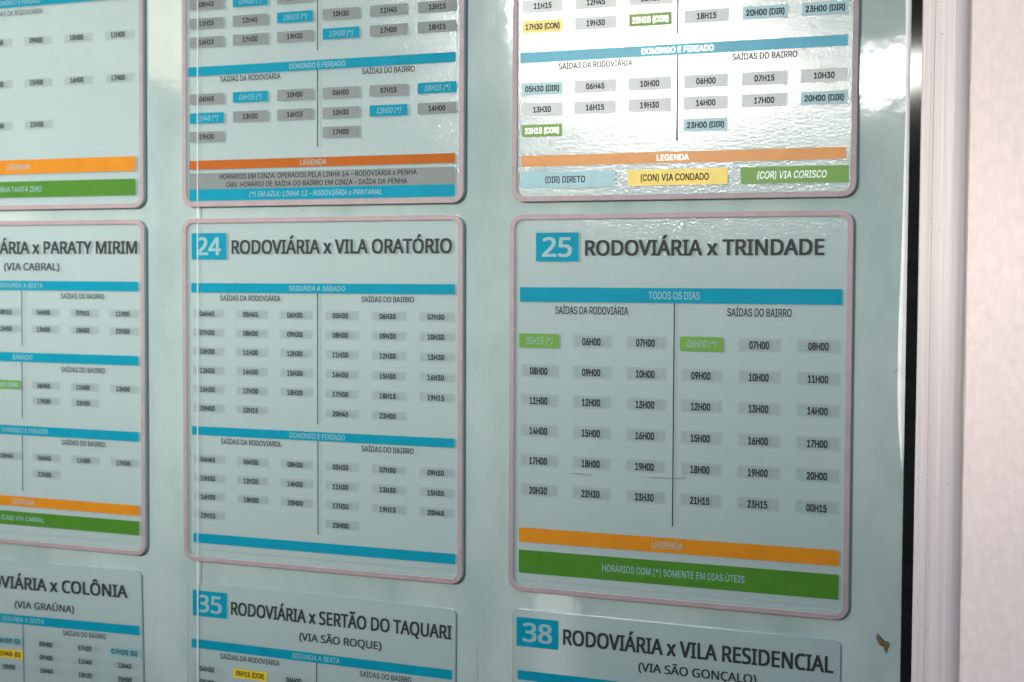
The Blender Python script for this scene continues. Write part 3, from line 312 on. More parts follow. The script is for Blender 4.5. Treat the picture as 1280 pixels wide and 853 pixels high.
    'Ã': (240, [8,0,101,254,138,254,231,0,198,0,144,151,140,161,136,173,132,186,127,201,122,219,116,239,123,239,117,219,111,201,106,185,102,172,98,161,95,151,43,0,55,71,55,99,185,99,185,71,142,288,138,288,134,289,130,290,126,291,122,293,118,295,108,300,106,301,103,302,101,302,98,302,96,300,94,298,93,295,92,292,92,288,70,288,71,298,74,307,78,314,83,319,89,323,98,324,102,324,106,323,110,322,114,320,117,319,121,317,130,312,133,310,136,310,139,309,142,310,144,311,145,313,147,315,148,319,149,323,169,323,168,313,166,305,162,298,157,292,150,289,120,227,77,99,163,99,173,71,67,71], [0,19,20,20,21,0,16,15,1,18,17,21,40,39,41,42,41,39,39,38,42,43,42,38,38,37,43,44,43,37,37,36,44,36,45,44,47,35,34,47,34,48,52,51,31,1,15,14,14,13,1,13,11,1,31,51,32,33,32,51,51,50,33,50,49,33,34,33,49,48,34,49,45,36,35,46,45,35,35,47,46,6,2,7,8,7,2,25,57,26,57,56,55,8,2,9,10,9,2,12,10,2,26,57,27,57,55,27,28,27,55,29,28,55,54,29,55,58,24,69,59,58,69,61,60,59,4,3,23,3,22,23,59,69,68,68,67,59,61,59,67,67,66,61,66,65,61,62,61,65,63,62,65,65,64,63,5,22,6,2,6,22,57,25,24,24,58,57,74,71,20,11,13,70,11,70,12,1,11,12,12,2,1,29,54,30,54,53,30,31,30,53,52,31,53,0,21,1,21,17,1,17,16,1,22,3,2,72,73,23,10,12,70,71,74,72,18,21,71,21,20,71,22,5,72,23,22,72,4,23,73,73,72,74,20,19,74]),
    'Ç': (255, [134,-3,113,-2,93,4,75,12,59,25,46,40,35,58,27,78,22,101,20,127,22,153,27,176,35,197,46,215,59,230,75,242,93,251,113,256,134,258,146,257,158,255,170,252,181,248,191,242,201,236,210,228,217,219,224,209,229,198,234,187,236,174,204,174,202,183,199,190,195,197,190,204,185,209,179,214,172,218,165,222,158,224,150,226,142,228,134,228,119,227,105,223,92,216,80,207,71,196,62,182,57,166,53,148,52,127,53,107,57,88,63,72,71,59,80,47,92,38,105,32,119,28,134,26,142,27,150,28,158,30,165,33,172,36,179,40,185,45,190,51,195,57,199,64,202,72,204,80,236,80,234,68,229,56,224,45,217,36,210,27,201,19,192,12,181,7,170,2,159,-1,146,-3,114,-73,114,-55,134,-55,140,-55,144,-54,147,-53,149,-51,150,-48,151,-44,150,-40,149,-37,147,-35,144,-34,140,-33,134,-33,120,-33,125,6,142,6,142,-2,142,-16,152,-18,160,-20,166,-24,170,-29,173,-36,174,-44,173,-53,169,-61,164,-66,157,-70,147,-72,134,-73,124,-3,142,-3], [8,7,54,54,53,8,9,8,53,53,52,9,52,51,9,10,9,51,51,50,10,11,10,50,2,59,58,15,47,46,46,16,15,2,58,3,58,57,3,4,3,57,47,15,14,4,57,5,57,56,5,6,5,56,56,55,6,7,6,55,54,7,55,11,50,49,12,11,49,49,48,12,13,12,48,48,47,13,47,14,13,17,45,44,87,86,117,117,88,87,101,0,118,0,102,118,60,1,102,102,61,60,116,91,90,116,90,89,105,99,98,104,0,119,103,104,85,42,19,18,116,89,117,88,117,89,99,105,100,101,100,105,0,101,105,104,103,0,102,0,103,61,102,103,103,62,61,42,18,43,44,43,18,17,44,18,59,2,1,1,60,59,16,46,45,45,17,16,84,64,63,40,20,41,92,115,114,114,113,92,93,92,113,113,112,93,94,93,112,112,111,94,111,110,94,95,94,110,110,109,95,96,95,109,109,108,96,107,96,108,64,84,83,83,65,64,39,21,40,20,40,21,75,74,73,30,29,31,32,31,29,29,28,32,68,80,79,69,68,79,79,78,69,70,69,78,78,77,70,71,70,77,77,76,71,72,71,76,76,75,72,75,73,72,32,28,33,28,27,33,34,33,27,27,26,34,35,34,26,26,25,35,36,35,25,24,36,25,65,83,82,66,65,82,82,81,66,67,66,81,81,80,67,80,68,67,36,24,37,24,23,37,38,37,23,23,22,38,39,38,22,21,39,22,91,116,115,115,92,91,96,107,97,107,106,97,98,97,106,105,98,106,103,85,84,84,63,103,62,103,63,41,20,42,19,42,20,0,105,119,102,1,118,85,104,119]),
    'Í': (150, [16,0,16,29,59,29,59,226,16,226,16,254,135,254,135,226,91,226,91,29,135,29,135,0,62,279,86,329,120,329,87,279], [1,0,2,5,4,3,5,3,8,11,10,9,7,6,8,11,9,0,2,0,9,3,2,9,9,8,3,13,12,15,15,14,13,8,6,5]),
    'Ó': (267, [133,-3,112,-2,93,4,75,12,59,25,46,40,35,58,27,78,22,101,20,127,22,153,27,176,35,197,46,215,59,230,75,242,93,251,112,256,133,258,155,256,174,251,192,242,208,230,221,215,232,197,240,176,245,153,247,127,245,101,240,78,232,58,221,40,208,25,192,12,174,4,155,-2,133,26,148,28,162,32,175,38,186,47,196,58,204,72,210,88,214,106,215,127,214,148,210,166,204,182,196,196,186,207,175,216,162,223,148,227,133,228,119,227,105,223,92,216,81,207,71,196,63,182,57,166,53,148,52,127,53,106,57,88,63,72,71,58,81,47,92,38,105,32,119,28,120,279,144,329,178,329,145,279], [4,67,5,6,5,67,67,66,6,7,6,66,66,65,7,8,7,65,65,64,8,9,8,64,64,63,9,63,62,9,10,9,62,62,61,10,11,10,61,61,60,11,12,11,60,2,69,3,58,57,15,57,16,15,1,71,70,71,1,0,0,36,71,17,56,55,1,70,2,69,2,70,16,57,56,56,17,16,3,69,4,69,68,4,67,4,68,12,60,59,13,12,59,59,58,13,14,13,58,58,15,14,52,19,53,35,38,37,53,19,18,39,34,33,50,21,51,20,51,21,38,35,34,34,39,38,51,20,52,19,52,20,73,75,74,30,29,42,43,42,29,29,28,43,44,43,28,28,27,44,27,45,44,45,27,46,27,26,46,47,46,26,26,25,47,48,47,25,25,24,48,49,48,24,24,23,49,39,33,32,40,39,32,41,40,32,32,31,41,31,30,41,30,42,41,49,23,50,23,22,50,21,50,22,35,37,0,36,0,37,53,18,54,55,54,18,17,55,18,75,73,72]),
    'Ô': (267, [133,-3,112,-2,93,4,75,12,59,25,46,40,35,58,27,78,22,101,20,127,22,153,27,176,35,197,46,215,59,230,75,242,93,251,112,256,133,258,155,256,174,251,192,242,208,230,221,215,232,197,240,176,245,153,247,127,245,101,240,78,232,58,221,40,208,25,192,12,174,4,155,-2,133,26,148,28,162,32,175,38,186,47,196,58,204,72,210,88,214,106,215,127,214,148,210,166,204,182,196,196,186,207,175,216,162,223,148,227,133,228,119,227,105,223,92,216,81,207,71,196,63,182,57,166,53,148,52,127,53,106,57,88,63,72,71,58,81,47,92,38,105,32,119,28,109,282,79,282,79,284,119,329,148,329,188,284,188,282,158,282,133,312], [4,67,5,6,5,67,67,66,6,7,6,66,66,65,7,8,7,65,65,64,8,9,8,64,63,9,64,9,63,62,10,9,62,62,61,10,11,10,61,61,60,11,12,11,60,60,59,12,13,12,59,2,69,3,58,57,15,57,16,15,0,36,71,0,71,1,70,1,71,17,56,55,1,70,2,69,2,70,16,57,56,56,17,16,74,73,72,72,75,74,3,69,4,69,68,4,67,4,68,13,59,58,14,13,58,58,15,14,18,54,53,35,38,37,18,53,19,79,76,80,51,20,52,39,34,33,38,35,34,34,39,38,19,53,52,52,20,19,78,77,79,76,79,77,46,45,27,27,26,46,41,32,31,31,30,41,42,41,30,30,29,42,43,42,29,29,28,43,44,43,28,28,27,44,27,45,44,46,26,47,26,25,47,48,47,25,25,24,48,49,48,24,24,23,49,39,33,32,40,39,32,32,41,40,49,23,50,23,22,50,22,21,50,51,50,21,20,51,21,35,37,0,36,0,37,54,18,55,17,55,18,75,72,80,80,76,75]),
    'Ú': (259, [129,-4,110,-3,93,1,77,8,63,17,52,27,42,40,36,54,31,70,30,87,30,254,62,254,62,89,63,77,66,66,70,57,77,48,84,40,94,34,104,29,116,27,129,26,143,27,155,29,165,34,175,40,182,48,188,57,193,66,195,77,196,89,196,254,229,254,229,87,227,70,223,54,216,40,207,27,195,17,182,8,166,1,149,-3,116,279,140,329,174,329,141,279], [8,7,14,14,13,8,9,8,13,13,12,9,10,9,12,12,11,10,2,18,3,18,17,3,19,1,20,20,1,0,0,21,20,1,19,2,18,2,19,3,17,4,17,16,4,5,4,16,16,15,5,6,5,15,7,6,15,14,7,15,22,41,23,24,40,39,39,25,24,23,41,40,40,24,23,43,45,44,28,27,36,36,35,28,35,34,28,29,28,34,34,33,29,30,29,33,33,32,30,31,30,32,25,39,38,26,25,38,38,37,26,37,36,26,36,27,26,41,22,0,21,0,22,45,43,42]),
    '–': (175, [175,122,175,94,0,94,0,122], [3,2,1,1,0,3]),
    ' ': (94, [], []),
}
HUMANIST = {
    '(': (120, [16,110,17,132,19,153,22,174,27,195,34,214,42,234,51,252,62,270,75,286,108,286,91,260,77,233,66,203,58,173,53,142,52,110,52,90,55,69,58,49,63,29,69,9,77,-10,86,-28,96,-46,108,-63,75,-63,62,-47,51,-30,42,-12,34,7,27,27,22,47,19,68,17,89], [34,33,17,17,16,34,0,34,16,1,0,16,25,24,26,11,10,9,26,24,27,24,23,27,12,11,8,11,9,8,27,23,28,23,22,28,29,28,22,22,21,29,30,29,21,21,20,30,31,30,20,20,19,31,32,31,19,19,18,32,33,32,18,17,33,18,1,16,15,2,1,15,15,14,2,3,2,14,4,3,14,14,13,4,5,4,13,6,5,13,13,12,6,7,6,12,12,8,7]),
    ')': (120, [104,110,104,89,101,68,98,47,93,27,87,7,79,-12,69,-30,58,-47,45,-63,12,-63,24,-46,34,-28,43,-10,51,9,57,29,62,49,66,69,68,90,69,110,68,131,66,152,62,173,57,193,51,213,43,233,34,251,24,269,12,286,45,286,58,270,69,252,79,234,87,214,93,195,98,174,101,153,104,132], [11,10,9,11,9,8,12,11,8,27,26,30,30,29,27,28,27,29,2,1,18,19,18,1,1,0,19,0,37,19,20,19,37,37,36,20,21,20,36,36,35,21,12,8,7,13,12,7,7,6,13,14,13,6,6,5,14,15,14,5,5,4,15,16,15,4,4,3,16,17,16,3,3,2,17,2,18,17,21,35,22,35,34,22,23,22,34,34,33,23,24,23,33,33,32,24,25,24,32,32,31,25,26,25,31,30,26,31]),
    '*': (221, [129,305,121,228,198,249,204,213,130,206,178,143,143,124,109,194,78,124,43,143,89,206,16,213,22,249,98,228,90,305], [8,10,9,12,11,10,10,13,12,1,7,4,4,7,6,6,5,4,3,2,4,1,4,2,10,8,7,13,10,7,7,1,13,14,13,1,1,0,14]),
    ',': (107, [77,42,74,32,71,22,68,12,64,1,60,-10,56,-21,51,-32,47,-42,43,-52,16,-52,19,-41,22,-30,24,-19,27,-7,29,4,31,15,33,26,35,37,36,47,74,47], [20,1,0,11,10,9,9,8,11,12,11,8,8,7,12,13,12,7,7,6,13,14,13,6,6,5,14,15,14,5,5,4,15,16,15,4,4,3,16,17,16,3,3,2,17,18,17,2,2,1,18,1,20,18,19,18,20]),
    '0': (229, [210,144,209,121,207,100,204,81,200,64,195,49,188,35,179,23,170,14,158,6,145,0,131,-3,114,-4,94,-2,76,4,61,14,48,27,38,44,30,64,24,88,21,114,20,144,21,173,24,200,29,223,37,243,47,260,59,273,75,283,93,289,114,291,134,289,152,283,168,273,181,260,191,243,199,223,205,200,209,173,55,144,56,119,58,97,61,78,65,62,72,49,80,39,89,32,101,28,114,26,128,27,139,32,149,39,157,49,163,62,168,78,171,97,173,119,174,144,173,168,171,190,168,209,163,225,157,237,149,248,139,255,128,259,114,261,101,259,89,255,80,248,72,237,65,225,61,209,58,190,56,168], [20,19,41,41,40,20,21,20,40,40,39,21,39,74,21,22,21,74,74,73,22,23,22,73,12,48,13,48,47,13,46,13,47,29,68,67,13,46,14,68,29,28,14,46,15,46,45,15,16,15,45,45,44,16,17,16,44,44,43,17,18,17,43,43,42,18,19,18,42,41,19,42,23,73,72,24,23,72,72,71,24,25,24,71,71,70,25,26,25,70,70,69,26,27,26,69,69,68,27,68,28,27,49,11,10,10,50,49,50,10,9,51,50,9,63,33,64,33,32,64,65,64,32,31,65,32,3,2,55,56,55,2,2,1,56,57,56,1,1,0,57,58,57,0,0,38,58,59,58,38,38,37,59,51,9,8,8,7,51,52,51,7,7,6,52,53,52,6,6,5,53,5,4,53,54,53,4,4,3,54,3,55,54,59,37,60,37,36,60,61,60,36,36,35,61,62,61,35,35,34,62,63,62,34,33,63,34,48,12,11,11,49,48,65,31,66,31,30,66,67,66,30,29,67,30]),
    '1': (229, [142,0,108,0,108,200,108,220,109,235,109,249,105,245,101,242,98,239,85,227,54,202,36,226,113,286,142,286], [11,10,9,11,9,8,12,5,13,0,13,2,3,2,13,4,3,13,13,5,4,0,2,1,5,12,6,7,6,12,8,7,12,11,8,12]),
    '2': (229, [209,0,19,0,19,29,94,105,108,119,120,132,131,144,140,155,147,166,153,177,157,188,160,200,161,212,159,227,155,239,147,248,136,255,124,259,110,260,97,259,85,257,74,253,63,248,52,241,41,233,22,257,30,263,38,269,47,274,56,279,66,283,76,286,87,288,98,290,110,290,127,289,143,286,156,281,168,274,178,265,186,255,192,243,196,229,197,214,196,199,193,185,188,172,181,159,172,146,162,133,150,120,138,107,123,93,64,34,64,32,209,32], [24,26,25,29,22,21,21,30,29,2,1,54,54,53,2,26,24,23,27,26,23,23,22,27,28,27,22,22,29,28,31,20,32,32,20,19,19,33,32,17,35,18,34,18,35,4,3,52,33,19,18,18,34,33,52,3,53,2,53,3,30,21,20,20,31,30,16,15,37,36,16,37,49,48,7,8,7,48,48,47,8,9,8,47,47,46,9,10,9,46,46,45,10,11,10,45,45,44,11,12,11,44,44,43,12,43,42,12,13,12,42,42,41,13,14,13,41,41,40,14,40,39,14,15,14,39,39,38,15,37,15,38,54,1,0,0,55,54,4,52,51,5,4,51,51,50,5,6,5,50,50,49,6,49,7,6,16,36,17,35,17,36]),
    '3': (229, [198,219,197,207,194,196,190,186,185,177,178,170,170,163,160,158,150,154,138,151,138,149,159,145,176,138,190,128,199,115,205,99,206,81,205,65,201,51,195,37,186,25,174,15,159,7,141,1,120,-3,97,-4,82,-4,68,-2,55,-1,42,2,30,6,18,12,18,45,30,39,43,34,57,31,71,28,84,26,97,26,120,27,139,32,153,41,162,52,168,66,170,82,169,93,165,103,160,111,153,118,144,123,133,128,120,130,105,132,89,133,62,133,62,163,90,163,105,164,118,166,129,170,139,175,147,181,153,189,158,197,161,207,162,217,160,230,155,241,148,249,137,256,124,259,109,261,100,260,90,259,82,258,74,255,66,253,59,249,52,245,44,241,37,237,20,261,31,268,43,275,58,281,73,286,91,289,109,290,136,288,159,281,176,270,188,256,195,239], [30,33,31,32,31,33,29,34,30,33,30,34,80,79,81,79,82,81,27,36,28,35,28,36,76,75,84,75,85,84,28,35,29,34,29,35,82,79,78,83,82,78,78,77,83,77,76,83,76,84,83,86,73,72,37,26,25,25,38,37,56,53,52,69,88,70,87,71,70,70,88,87,38,25,24,24,39,38,51,58,52,58,57,52,56,52,57,71,87,72,86,72,87,26,37,27,36,27,37,55,54,53,53,56,55,85,75,74,74,73,85,73,86,85,60,9,8,40,23,22,41,40,22,49,48,11,10,49,11,60,8,7,61,60,7,18,17,43,44,43,17,17,16,44,16,15,44,45,44,15,15,14,45,46,45,14,14,13,46,41,22,21,21,20,41,42,41,20,20,19,42,19,18,42,18,43,42,46,13,47,13,12,47,48,47,12,11,48,12,61,7,6,62,61,6,6,5,62,63,62,5,5,4,63,4,3,63,64,63,3,3,2,64,2,1,64,65,64,1,1,0,65,66,65,0,0,92,66,92,91,66,67,66,91,91,90,67,68,67,90,89,68,90,39,24,23,23,40,39,49,10,50,51,50,10,58,51,10,10,9,58,59,58,9,9,60,59,68,89,69,88,69,89]),
    '4': (229, [221,65,180,65,180,0,146,0,146,65,8,65,8,95,143,288,180,288,180,97,221,97,146,187,146,206,146,222,147,237,148,250,146,250,144,245,141,240,138,234,135,228,132,223,129,219,43,97,146,97], [6,5,23,22,21,20,6,23,22,19,18,7,23,5,4,22,20,19,19,7,22,6,22,7,0,10,9,0,9,1,1,9,24,11,24,9,12,11,8,13,12,8,14,13,8,8,15,14,4,3,2,2,1,4,1,24,4,23,4,24,18,17,16,7,18,16,16,15,7,15,8,7,11,9,8]),
    '5': (229, [110,176,129,175,146,171,161,166,175,158,186,148,195,137,201,124,205,108,206,91,205,73,201,56,194,40,184,27,172,16,157,7,140,1,121,-3,99,-4,85,-4,71,-2,58,0,46,3,35,7,25,12,25,45,36,39,47,35,60,31,74,28,87,27,100,26,113,27,126,29,137,33,147,38,155,45,162,53,166,63,169,75,170,88,168,105,163,119,153,131,139,139,121,144,99,146,91,146,82,145,73,144,64,143,56,141,50,140,32,151,43,286,186,286,186,254,73,254,66,171,85,174,93,175,101,175], [25,24,26,50,58,51,52,51,58,21,28,22,28,27,22,23,22,27,24,23,27,26,24,27,52,58,53,47,59,48,17,32,18,31,18,32,0,61,46,60,46,61,30,19,18,18,31,30,46,60,47,59,47,60,19,30,20,30,29,20,21,20,29,28,21,29,58,50,49,49,48,58,48,59,58,53,58,57,54,53,57,16,34,33,44,2,45,1,45,2,34,16,15,15,35,34,43,3,44,2,44,3,11,10,39,40,39,10,10,9,40,9,8,40,41,40,8,8,7,41,35,15,14,36,35,14,14,13,36,37,36,13,13,12,37,38,37,12,12,11,38,11,39,38,41,7,42,7,6,42,6,5,42,43,42,5,5,4,43,3,43,4,16,33,17,32,17,33,0,46,45,45,1,0,56,55,57,54,57,55]),
    '6': (229, [22,122,22,139,24,155,25,171,28,187,32,202,37,217,44,230,51,243,61,255,71,265,84,274,98,281,114,286,133,289,153,290,159,290,165,290,172,289,178,289,184,288,188,287,188,257,183,258,178,259,172,260,166,261,160,261,154,261,137,260,121,257,108,252,96,245,87,237,79,227,72,216,67,203,63,190,61,176,59,161,57,146,60,146,64,152,69,157,75,163,82,168,89,172,97,175,106,177,116,179,128,179,143,178,158,175,171,169,183,161,192,151,200,139,206,125,209,110,211,92,209,73,206,56,199,41,191,28,180,16,168,8,153,1,137,-3,119,-4,106,-3,93,-1,81,4,70,10,60,17,50,27,42,38,35,51,29,66,25,83,23,102,119,26,135,27,148,33,160,42,169,55,174,71,176,92,174,109,169,124,162,136,151,144,137,150,120,152,108,151,97,148,87,144,79,138,71,131,66,124,61,116,59,108,58,99,58,90,59,82,62,73,65,65,68,57,73,49,79,43,85,37,92,32,100,29,109,26], [77,76,104,104,103,77,78,77,103,103,102,78,79,78,102,102,101,79,101,100,79,0,79,100,100,99,0,99,40,0,1,0,40,2,1,40,40,39,2,3,2,39,39,38,3,4,3,38,38,37,4,5,4,37,43,42,96,94,47,46,45,95,94,94,46,45,71,110,72,110,109,72,43,96,95,44,43,95,95,45,44,33,32,10,32,11,10,72,109,73,109,108,73,74,73,108,108,107,74,75,74,107,107,106,75,76,75,106,106,105,76,104,76,105,40,99,98,41,40,98,98,97,41,97,96,41,96,42,41,5,37,36,6,5,36,36,35,6,7,6,35,8,7,35,35,34,8,9,8,34,34,33,9,33,10,9,92,50,49,112,69,68,68,80,112,48,93,92,92,49,48,30,14,13,27,16,28,15,28,16,81,67,66,82,81,66,91,90,52,51,91,52,28,15,29,80,68,67,67,81,80,50,92,91,91,51,50,14,30,29,29,15,14,24,19,25,18,25,19,25,18,26,17,26,18,22,21,23,63,62,84,62,61,84,85,84,61,61,60,85,86,85,60,60,59,86,59,58,86,87,86,58,58,57,87,88,87,57,57,56,88,56,55,88,89,88,55,55,54,89,53,89,54,23,21,24,21,20,24,19,24,20,82,66,65,83,82,65,65,64,83,64,63,83,63,84,83,89,53,90,52,90,53,26,17,27,16,27,17,69,112,70,112,111,70,71,70,111,110,71,111,47,94,93,93,48,47,11,32,31,12,11,31,31,30,12,30,13,12]),
    '7': (229, [55,0,172,254,18,254,18,286,210,286,210,259,93,0], [1,6,5,5,4,1,6,1,0,3,2,1,1,4,3]),
    '8': (229, [114,290,130,289,145,287,159,282,171,276,181,269,189,259,195,248,199,236,200,222,199,211,197,201,193,192,187,183,181,176,173,169,164,163,155,157,146,152,157,146,168,139,178,133,187,125,194,117,201,108,205,98,208,87,209,74,208,59,204,45,198,33,189,22,178,13,165,6,150,0,134,-3,115,-4,96,-3,78,0,63,5,50,12,39,21,31,31,25,44,21,57,20,73,21,85,23,97,28,107,34,116,41,125,50,132,59,139,69,144,79,150,70,155,61,161,54,168,46,175,40,183,35,191,32,201,30,211,29,222,30,236,34,248,40,259,48,268,59,276,71,282,84,287,99,289,54,73,56,59,61,48,69,38,81,30,96,26,115,24,133,26,148,30,159,38,168,48,173,60,175,74,174,83,172,91,167,98,162,105,155,112,147,117,137,123,126,128,115,133,108,135,97,130,87,124,79,119,71,113,65,106,60,99,57,91,55,82,114,262,100,261,88,257,78,251,70,243,65,233,63,221,64,211,66,203,70,196,76,189,82,184,89,179,98,174,107,170,116,165,125,169,133,174,141,178,148,184,154,189,159,196,162,203,164,211,165,221,164,233,159,243,151,251,141,257,128,261], [42,41,74,43,42,74,74,73,43,44,43,73,73,72,44,45,44,72,46,45,72,72,102,46,47,46,102,102,101,47,48,47,101,101,100,48,49,48,100,100,50,49,104,103,71,103,0,71,54,96,95,95,94,54,94,117,54,117,116,54,115,54,116,70,105,104,104,71,70,37,77,38,77,76,38,53,97,96,96,54,53,54,115,55,115,114,55,69,106,105,105,70,69,38,76,39,76,75,39,40,39,75,41,40,75,74,41,75,50,100,99,51,50,99,99,98,51,52,51,98,98,97,52,97,53,52,55,114,56,114,113,56,57,56,113,113,112,57,58,57,112,59,58,112,112,111,59,60,59,111,61,60,111,111,110,61,62,61,110,110,109,62,63,62,109,64,63,109,109,108,64,65,64,108,66,65,108,108,107,66,67,66,107,107,106,67,68,67,106,106,69,68,18,121,120,78,36,35,35,79,78,91,18,92,93,92,18,118,93,18,119,118,18,18,120,119,131,2,132,1,132,2,123,122,16,79,35,34,34,80,79,90,19,91,18,91,19,121,18,17,17,16,121,16,122,121,130,3,131,2,131,3,31,30,82,30,29,82,83,82,29,29,28,83,84,83,28,28,27,84,27,26,84,85,84,26,26,25,85,86,85,25,25,24,86,24,23,86,87,86,23,22,87,23,10,9,127,9,8,127,128,127,8,8,7,128,7,6,128,80,34,33,81,80,33,33,32,81,32,31,81,31,82,81,87,22,88,22,21,88,89,88,21,21,20,89,90,89,20,19,90,20,123,16,15,15,14,123,124,123,14,14,13,124,125,124,13,13,12,125,126,125,12,12,11,126,11,10,126,10,127,126,128,6,129,6,5,129,130,129,5,5,4,130,3,130,4,36,78,37,77,37,78,93,118,94,117,94,118,132,1,103,0,103,1]),
    '9': (229, [209,164,208,148,207,131,205,115,202,99,198,84,193,70,187,56,179,43,170,31,159,21,147,12,132,5,116,0,98,-3,77,-4,71,-4,65,-4,58,-3,52,-2,46,-1,41,0,41,30,46,29,52,27,58,26,64,25,70,25,76,25,94,26,109,29,122,34,134,41,144,49,152,59,158,70,163,83,167,96,170,110,172,125,173,140,170,140,166,134,161,129,155,123,149,119,141,115,133,111,124,109,113,108,102,107,87,108,72,112,59,117,48,125,38,135,30,147,25,161,21,176,20,194,21,213,25,230,31,245,40,259,51,270,63,279,78,285,94,289,111,290,125,289,137,287,150,282,161,276,171,269,180,259,189,248,195,235,201,220,205,203,208,184,111,261,96,259,82,253,71,244,62,231,57,215,55,194,56,177,61,162,68,151,79,142,93,136,110,135,122,136,133,138,143,143,152,148,159,155,165,162,169,170,172,179,173,187,172,196,171,204,169,213,166,222,162,230,158,237,152,244,146,249,138,254,130,258,121,260], [23,22,21,17,26,18,26,25,18,19,18,25,24,19,25,19,24,20,21,20,24,23,21,24,56,55,88,57,56,88,88,87,57,58,57,87,87,86,58,59,58,86,60,59,86,86,85,60,61,60,85,85,84,61,62,61,84,63,62,84,15,28,16,27,16,28,28,15,29,51,91,52,91,90,52,48,93,49,30,14,13,92,50,49,49,93,92,112,69,80,68,80,69,29,15,14,14,30,29,91,51,50,50,92,91,66,82,81,67,66,81,81,80,67,80,68,67,16,27,17,26,17,27,52,90,53,90,89,53,54,53,89,55,54,89,88,55,89,63,84,83,64,63,83,83,82,64,65,64,82,82,66,65,94,47,46,46,45,94,45,95,94,111,110,71,70,111,71,43,42,96,32,11,10,33,32,10,95,45,44,44,43,95,43,96,95,110,109,72,71,110,72,5,4,37,38,37,4,4,3,38,39,38,3,3,2,39,40,39,2,2,1,40,99,40,1,1,0,99,100,99,0,0,79,100,101,100,79,79,78,101,102,101,78,103,102,78,78,77,103,104,103,77,77,76,104,105,104,76,33,10,9,34,33,9,9,8,34,35,34,8,8,7,35,7,6,35,36,35,6,6,5,36,5,37,36,96,42,41,97,96,41,98,97,41,41,40,98,40,99,98,105,76,106,76,75,106,107,106,75,75,74,107,108,107,74,74,73,108,109,108,73,72,109,73,30,13,12,31,30,12,12,11,31,11,32,31,93,48,47,47,94,93,111,70,112,69,112,70]),
    ':': (107, [29,22,30,31,32,38,36,43,41,46,47,48,53,49,60,48,66,46,71,43,75,38,78,31,79,22,78,13,75,6,71,1,66,-3,60,-5,53,-6,47,-5,41,-3,36,1,32,6,30,13,29,193,30,202,32,209,36,215,41,218,47,220,53,221,60,220,66,218,71,215,75,209,78,202,79,193,78,185,75,178,71,172,66,169,60,167,53,166,47,167,41,169,36,172,32,178,30,185], [22,21,23,20,19,21,23,21,19,5,4,1,2,1,4,3,2,4,45,44,46,47,46,44,44,43,47,29,28,25,26,25,28,28,27,26,16,15,17,17,15,14,12,11,7,8,7,11,11,10,8,9,8,10,39,38,40,41,40,38,32,31,34,34,33,32,19,18,17,23,19,17,17,14,23,14,13,23,0,23,13,13,12,0,12,7,0,1,0,7,5,1,7,6,5,7,42,41,43,47,43,41,41,38,47,38,37,47,24,47,37,37,36,24,25,24,36,36,35,25,35,34,25,34,31,25,29,25,31,31,30,29]),
    'A': (256, [219,0,184,89,71,89,36,0,0,0,112,287,144,287,256,0,141,207,137,219,132,236,128,250,123,234,119,219,115,207,83,121,173,121], [4,3,2,2,15,4,5,14,13,13,12,5,14,5,15,4,15,5,1,0,7,1,7,16,6,16,7,16,6,8,9,8,6,10,9,6,11,10,6,15,2,1,1,16,15,5,12,11,11,6,5]),
    'B': (261, [121,286,154,285,181,279,202,270,217,257,226,239,229,215,229,205,227,195,223,185,218,177,212,170,205,164,196,159,186,155,175,152,175,150,186,148,197,144,207,140,217,134,224,127,231,118,235,108,238,95,239,81,238,65,234,50,227,37,218,26,206,17,193,9,177,4,159,1,140,0,39,0,39,286,128,164,150,166,167,170,178,176,186,185,191,197,192,211,190,226,185,237,175,245,162,251,144,254,122,255,75,255,75,164,75,134,75,30,133,30,156,32,173,37,186,45,194,56,199,69,200,84,200,94,198,103,194,111,188,118,181,123,172,128,160,132,146,134,130,134], [53,52,35,36,35,52,49,0,50,36,52,51,51,50,36,50,0,36,54,34,55,37,69,68,68,38,37,53,35,34,34,54,53,69,37,52,51,52,37,0,49,48,48,1,0,66,16,67,65,17,66,16,66,17,14,40,15,39,15,40,47,46,2,55,34,33,33,32,55,32,56,55,38,68,67,67,16,38,16,15,38,15,39,38,1,48,47,47,2,1,64,63,19,19,18,64,29,28,58,28,27,58,59,58,27,27,26,59,26,25,59,60,59,25,25,24,60,61,60,24,24,23,61,62,61,23,23,22,62,22,21,62,63,62,21,21,20,63,19,63,20,10,9,42,9,8,42,43,42,8,8,7,43,7,6,43,44,43,6,6,5,44,56,32,31,57,56,31,31,30,57,30,29,57,29,58,57,64,18,65,17,65,18,40,14,13,41,40,13,13,12,41,12,11,41,11,10,41,10,42,41,44,5,45,5,4,45,4,3,45,46,45,3,2,46,3]),
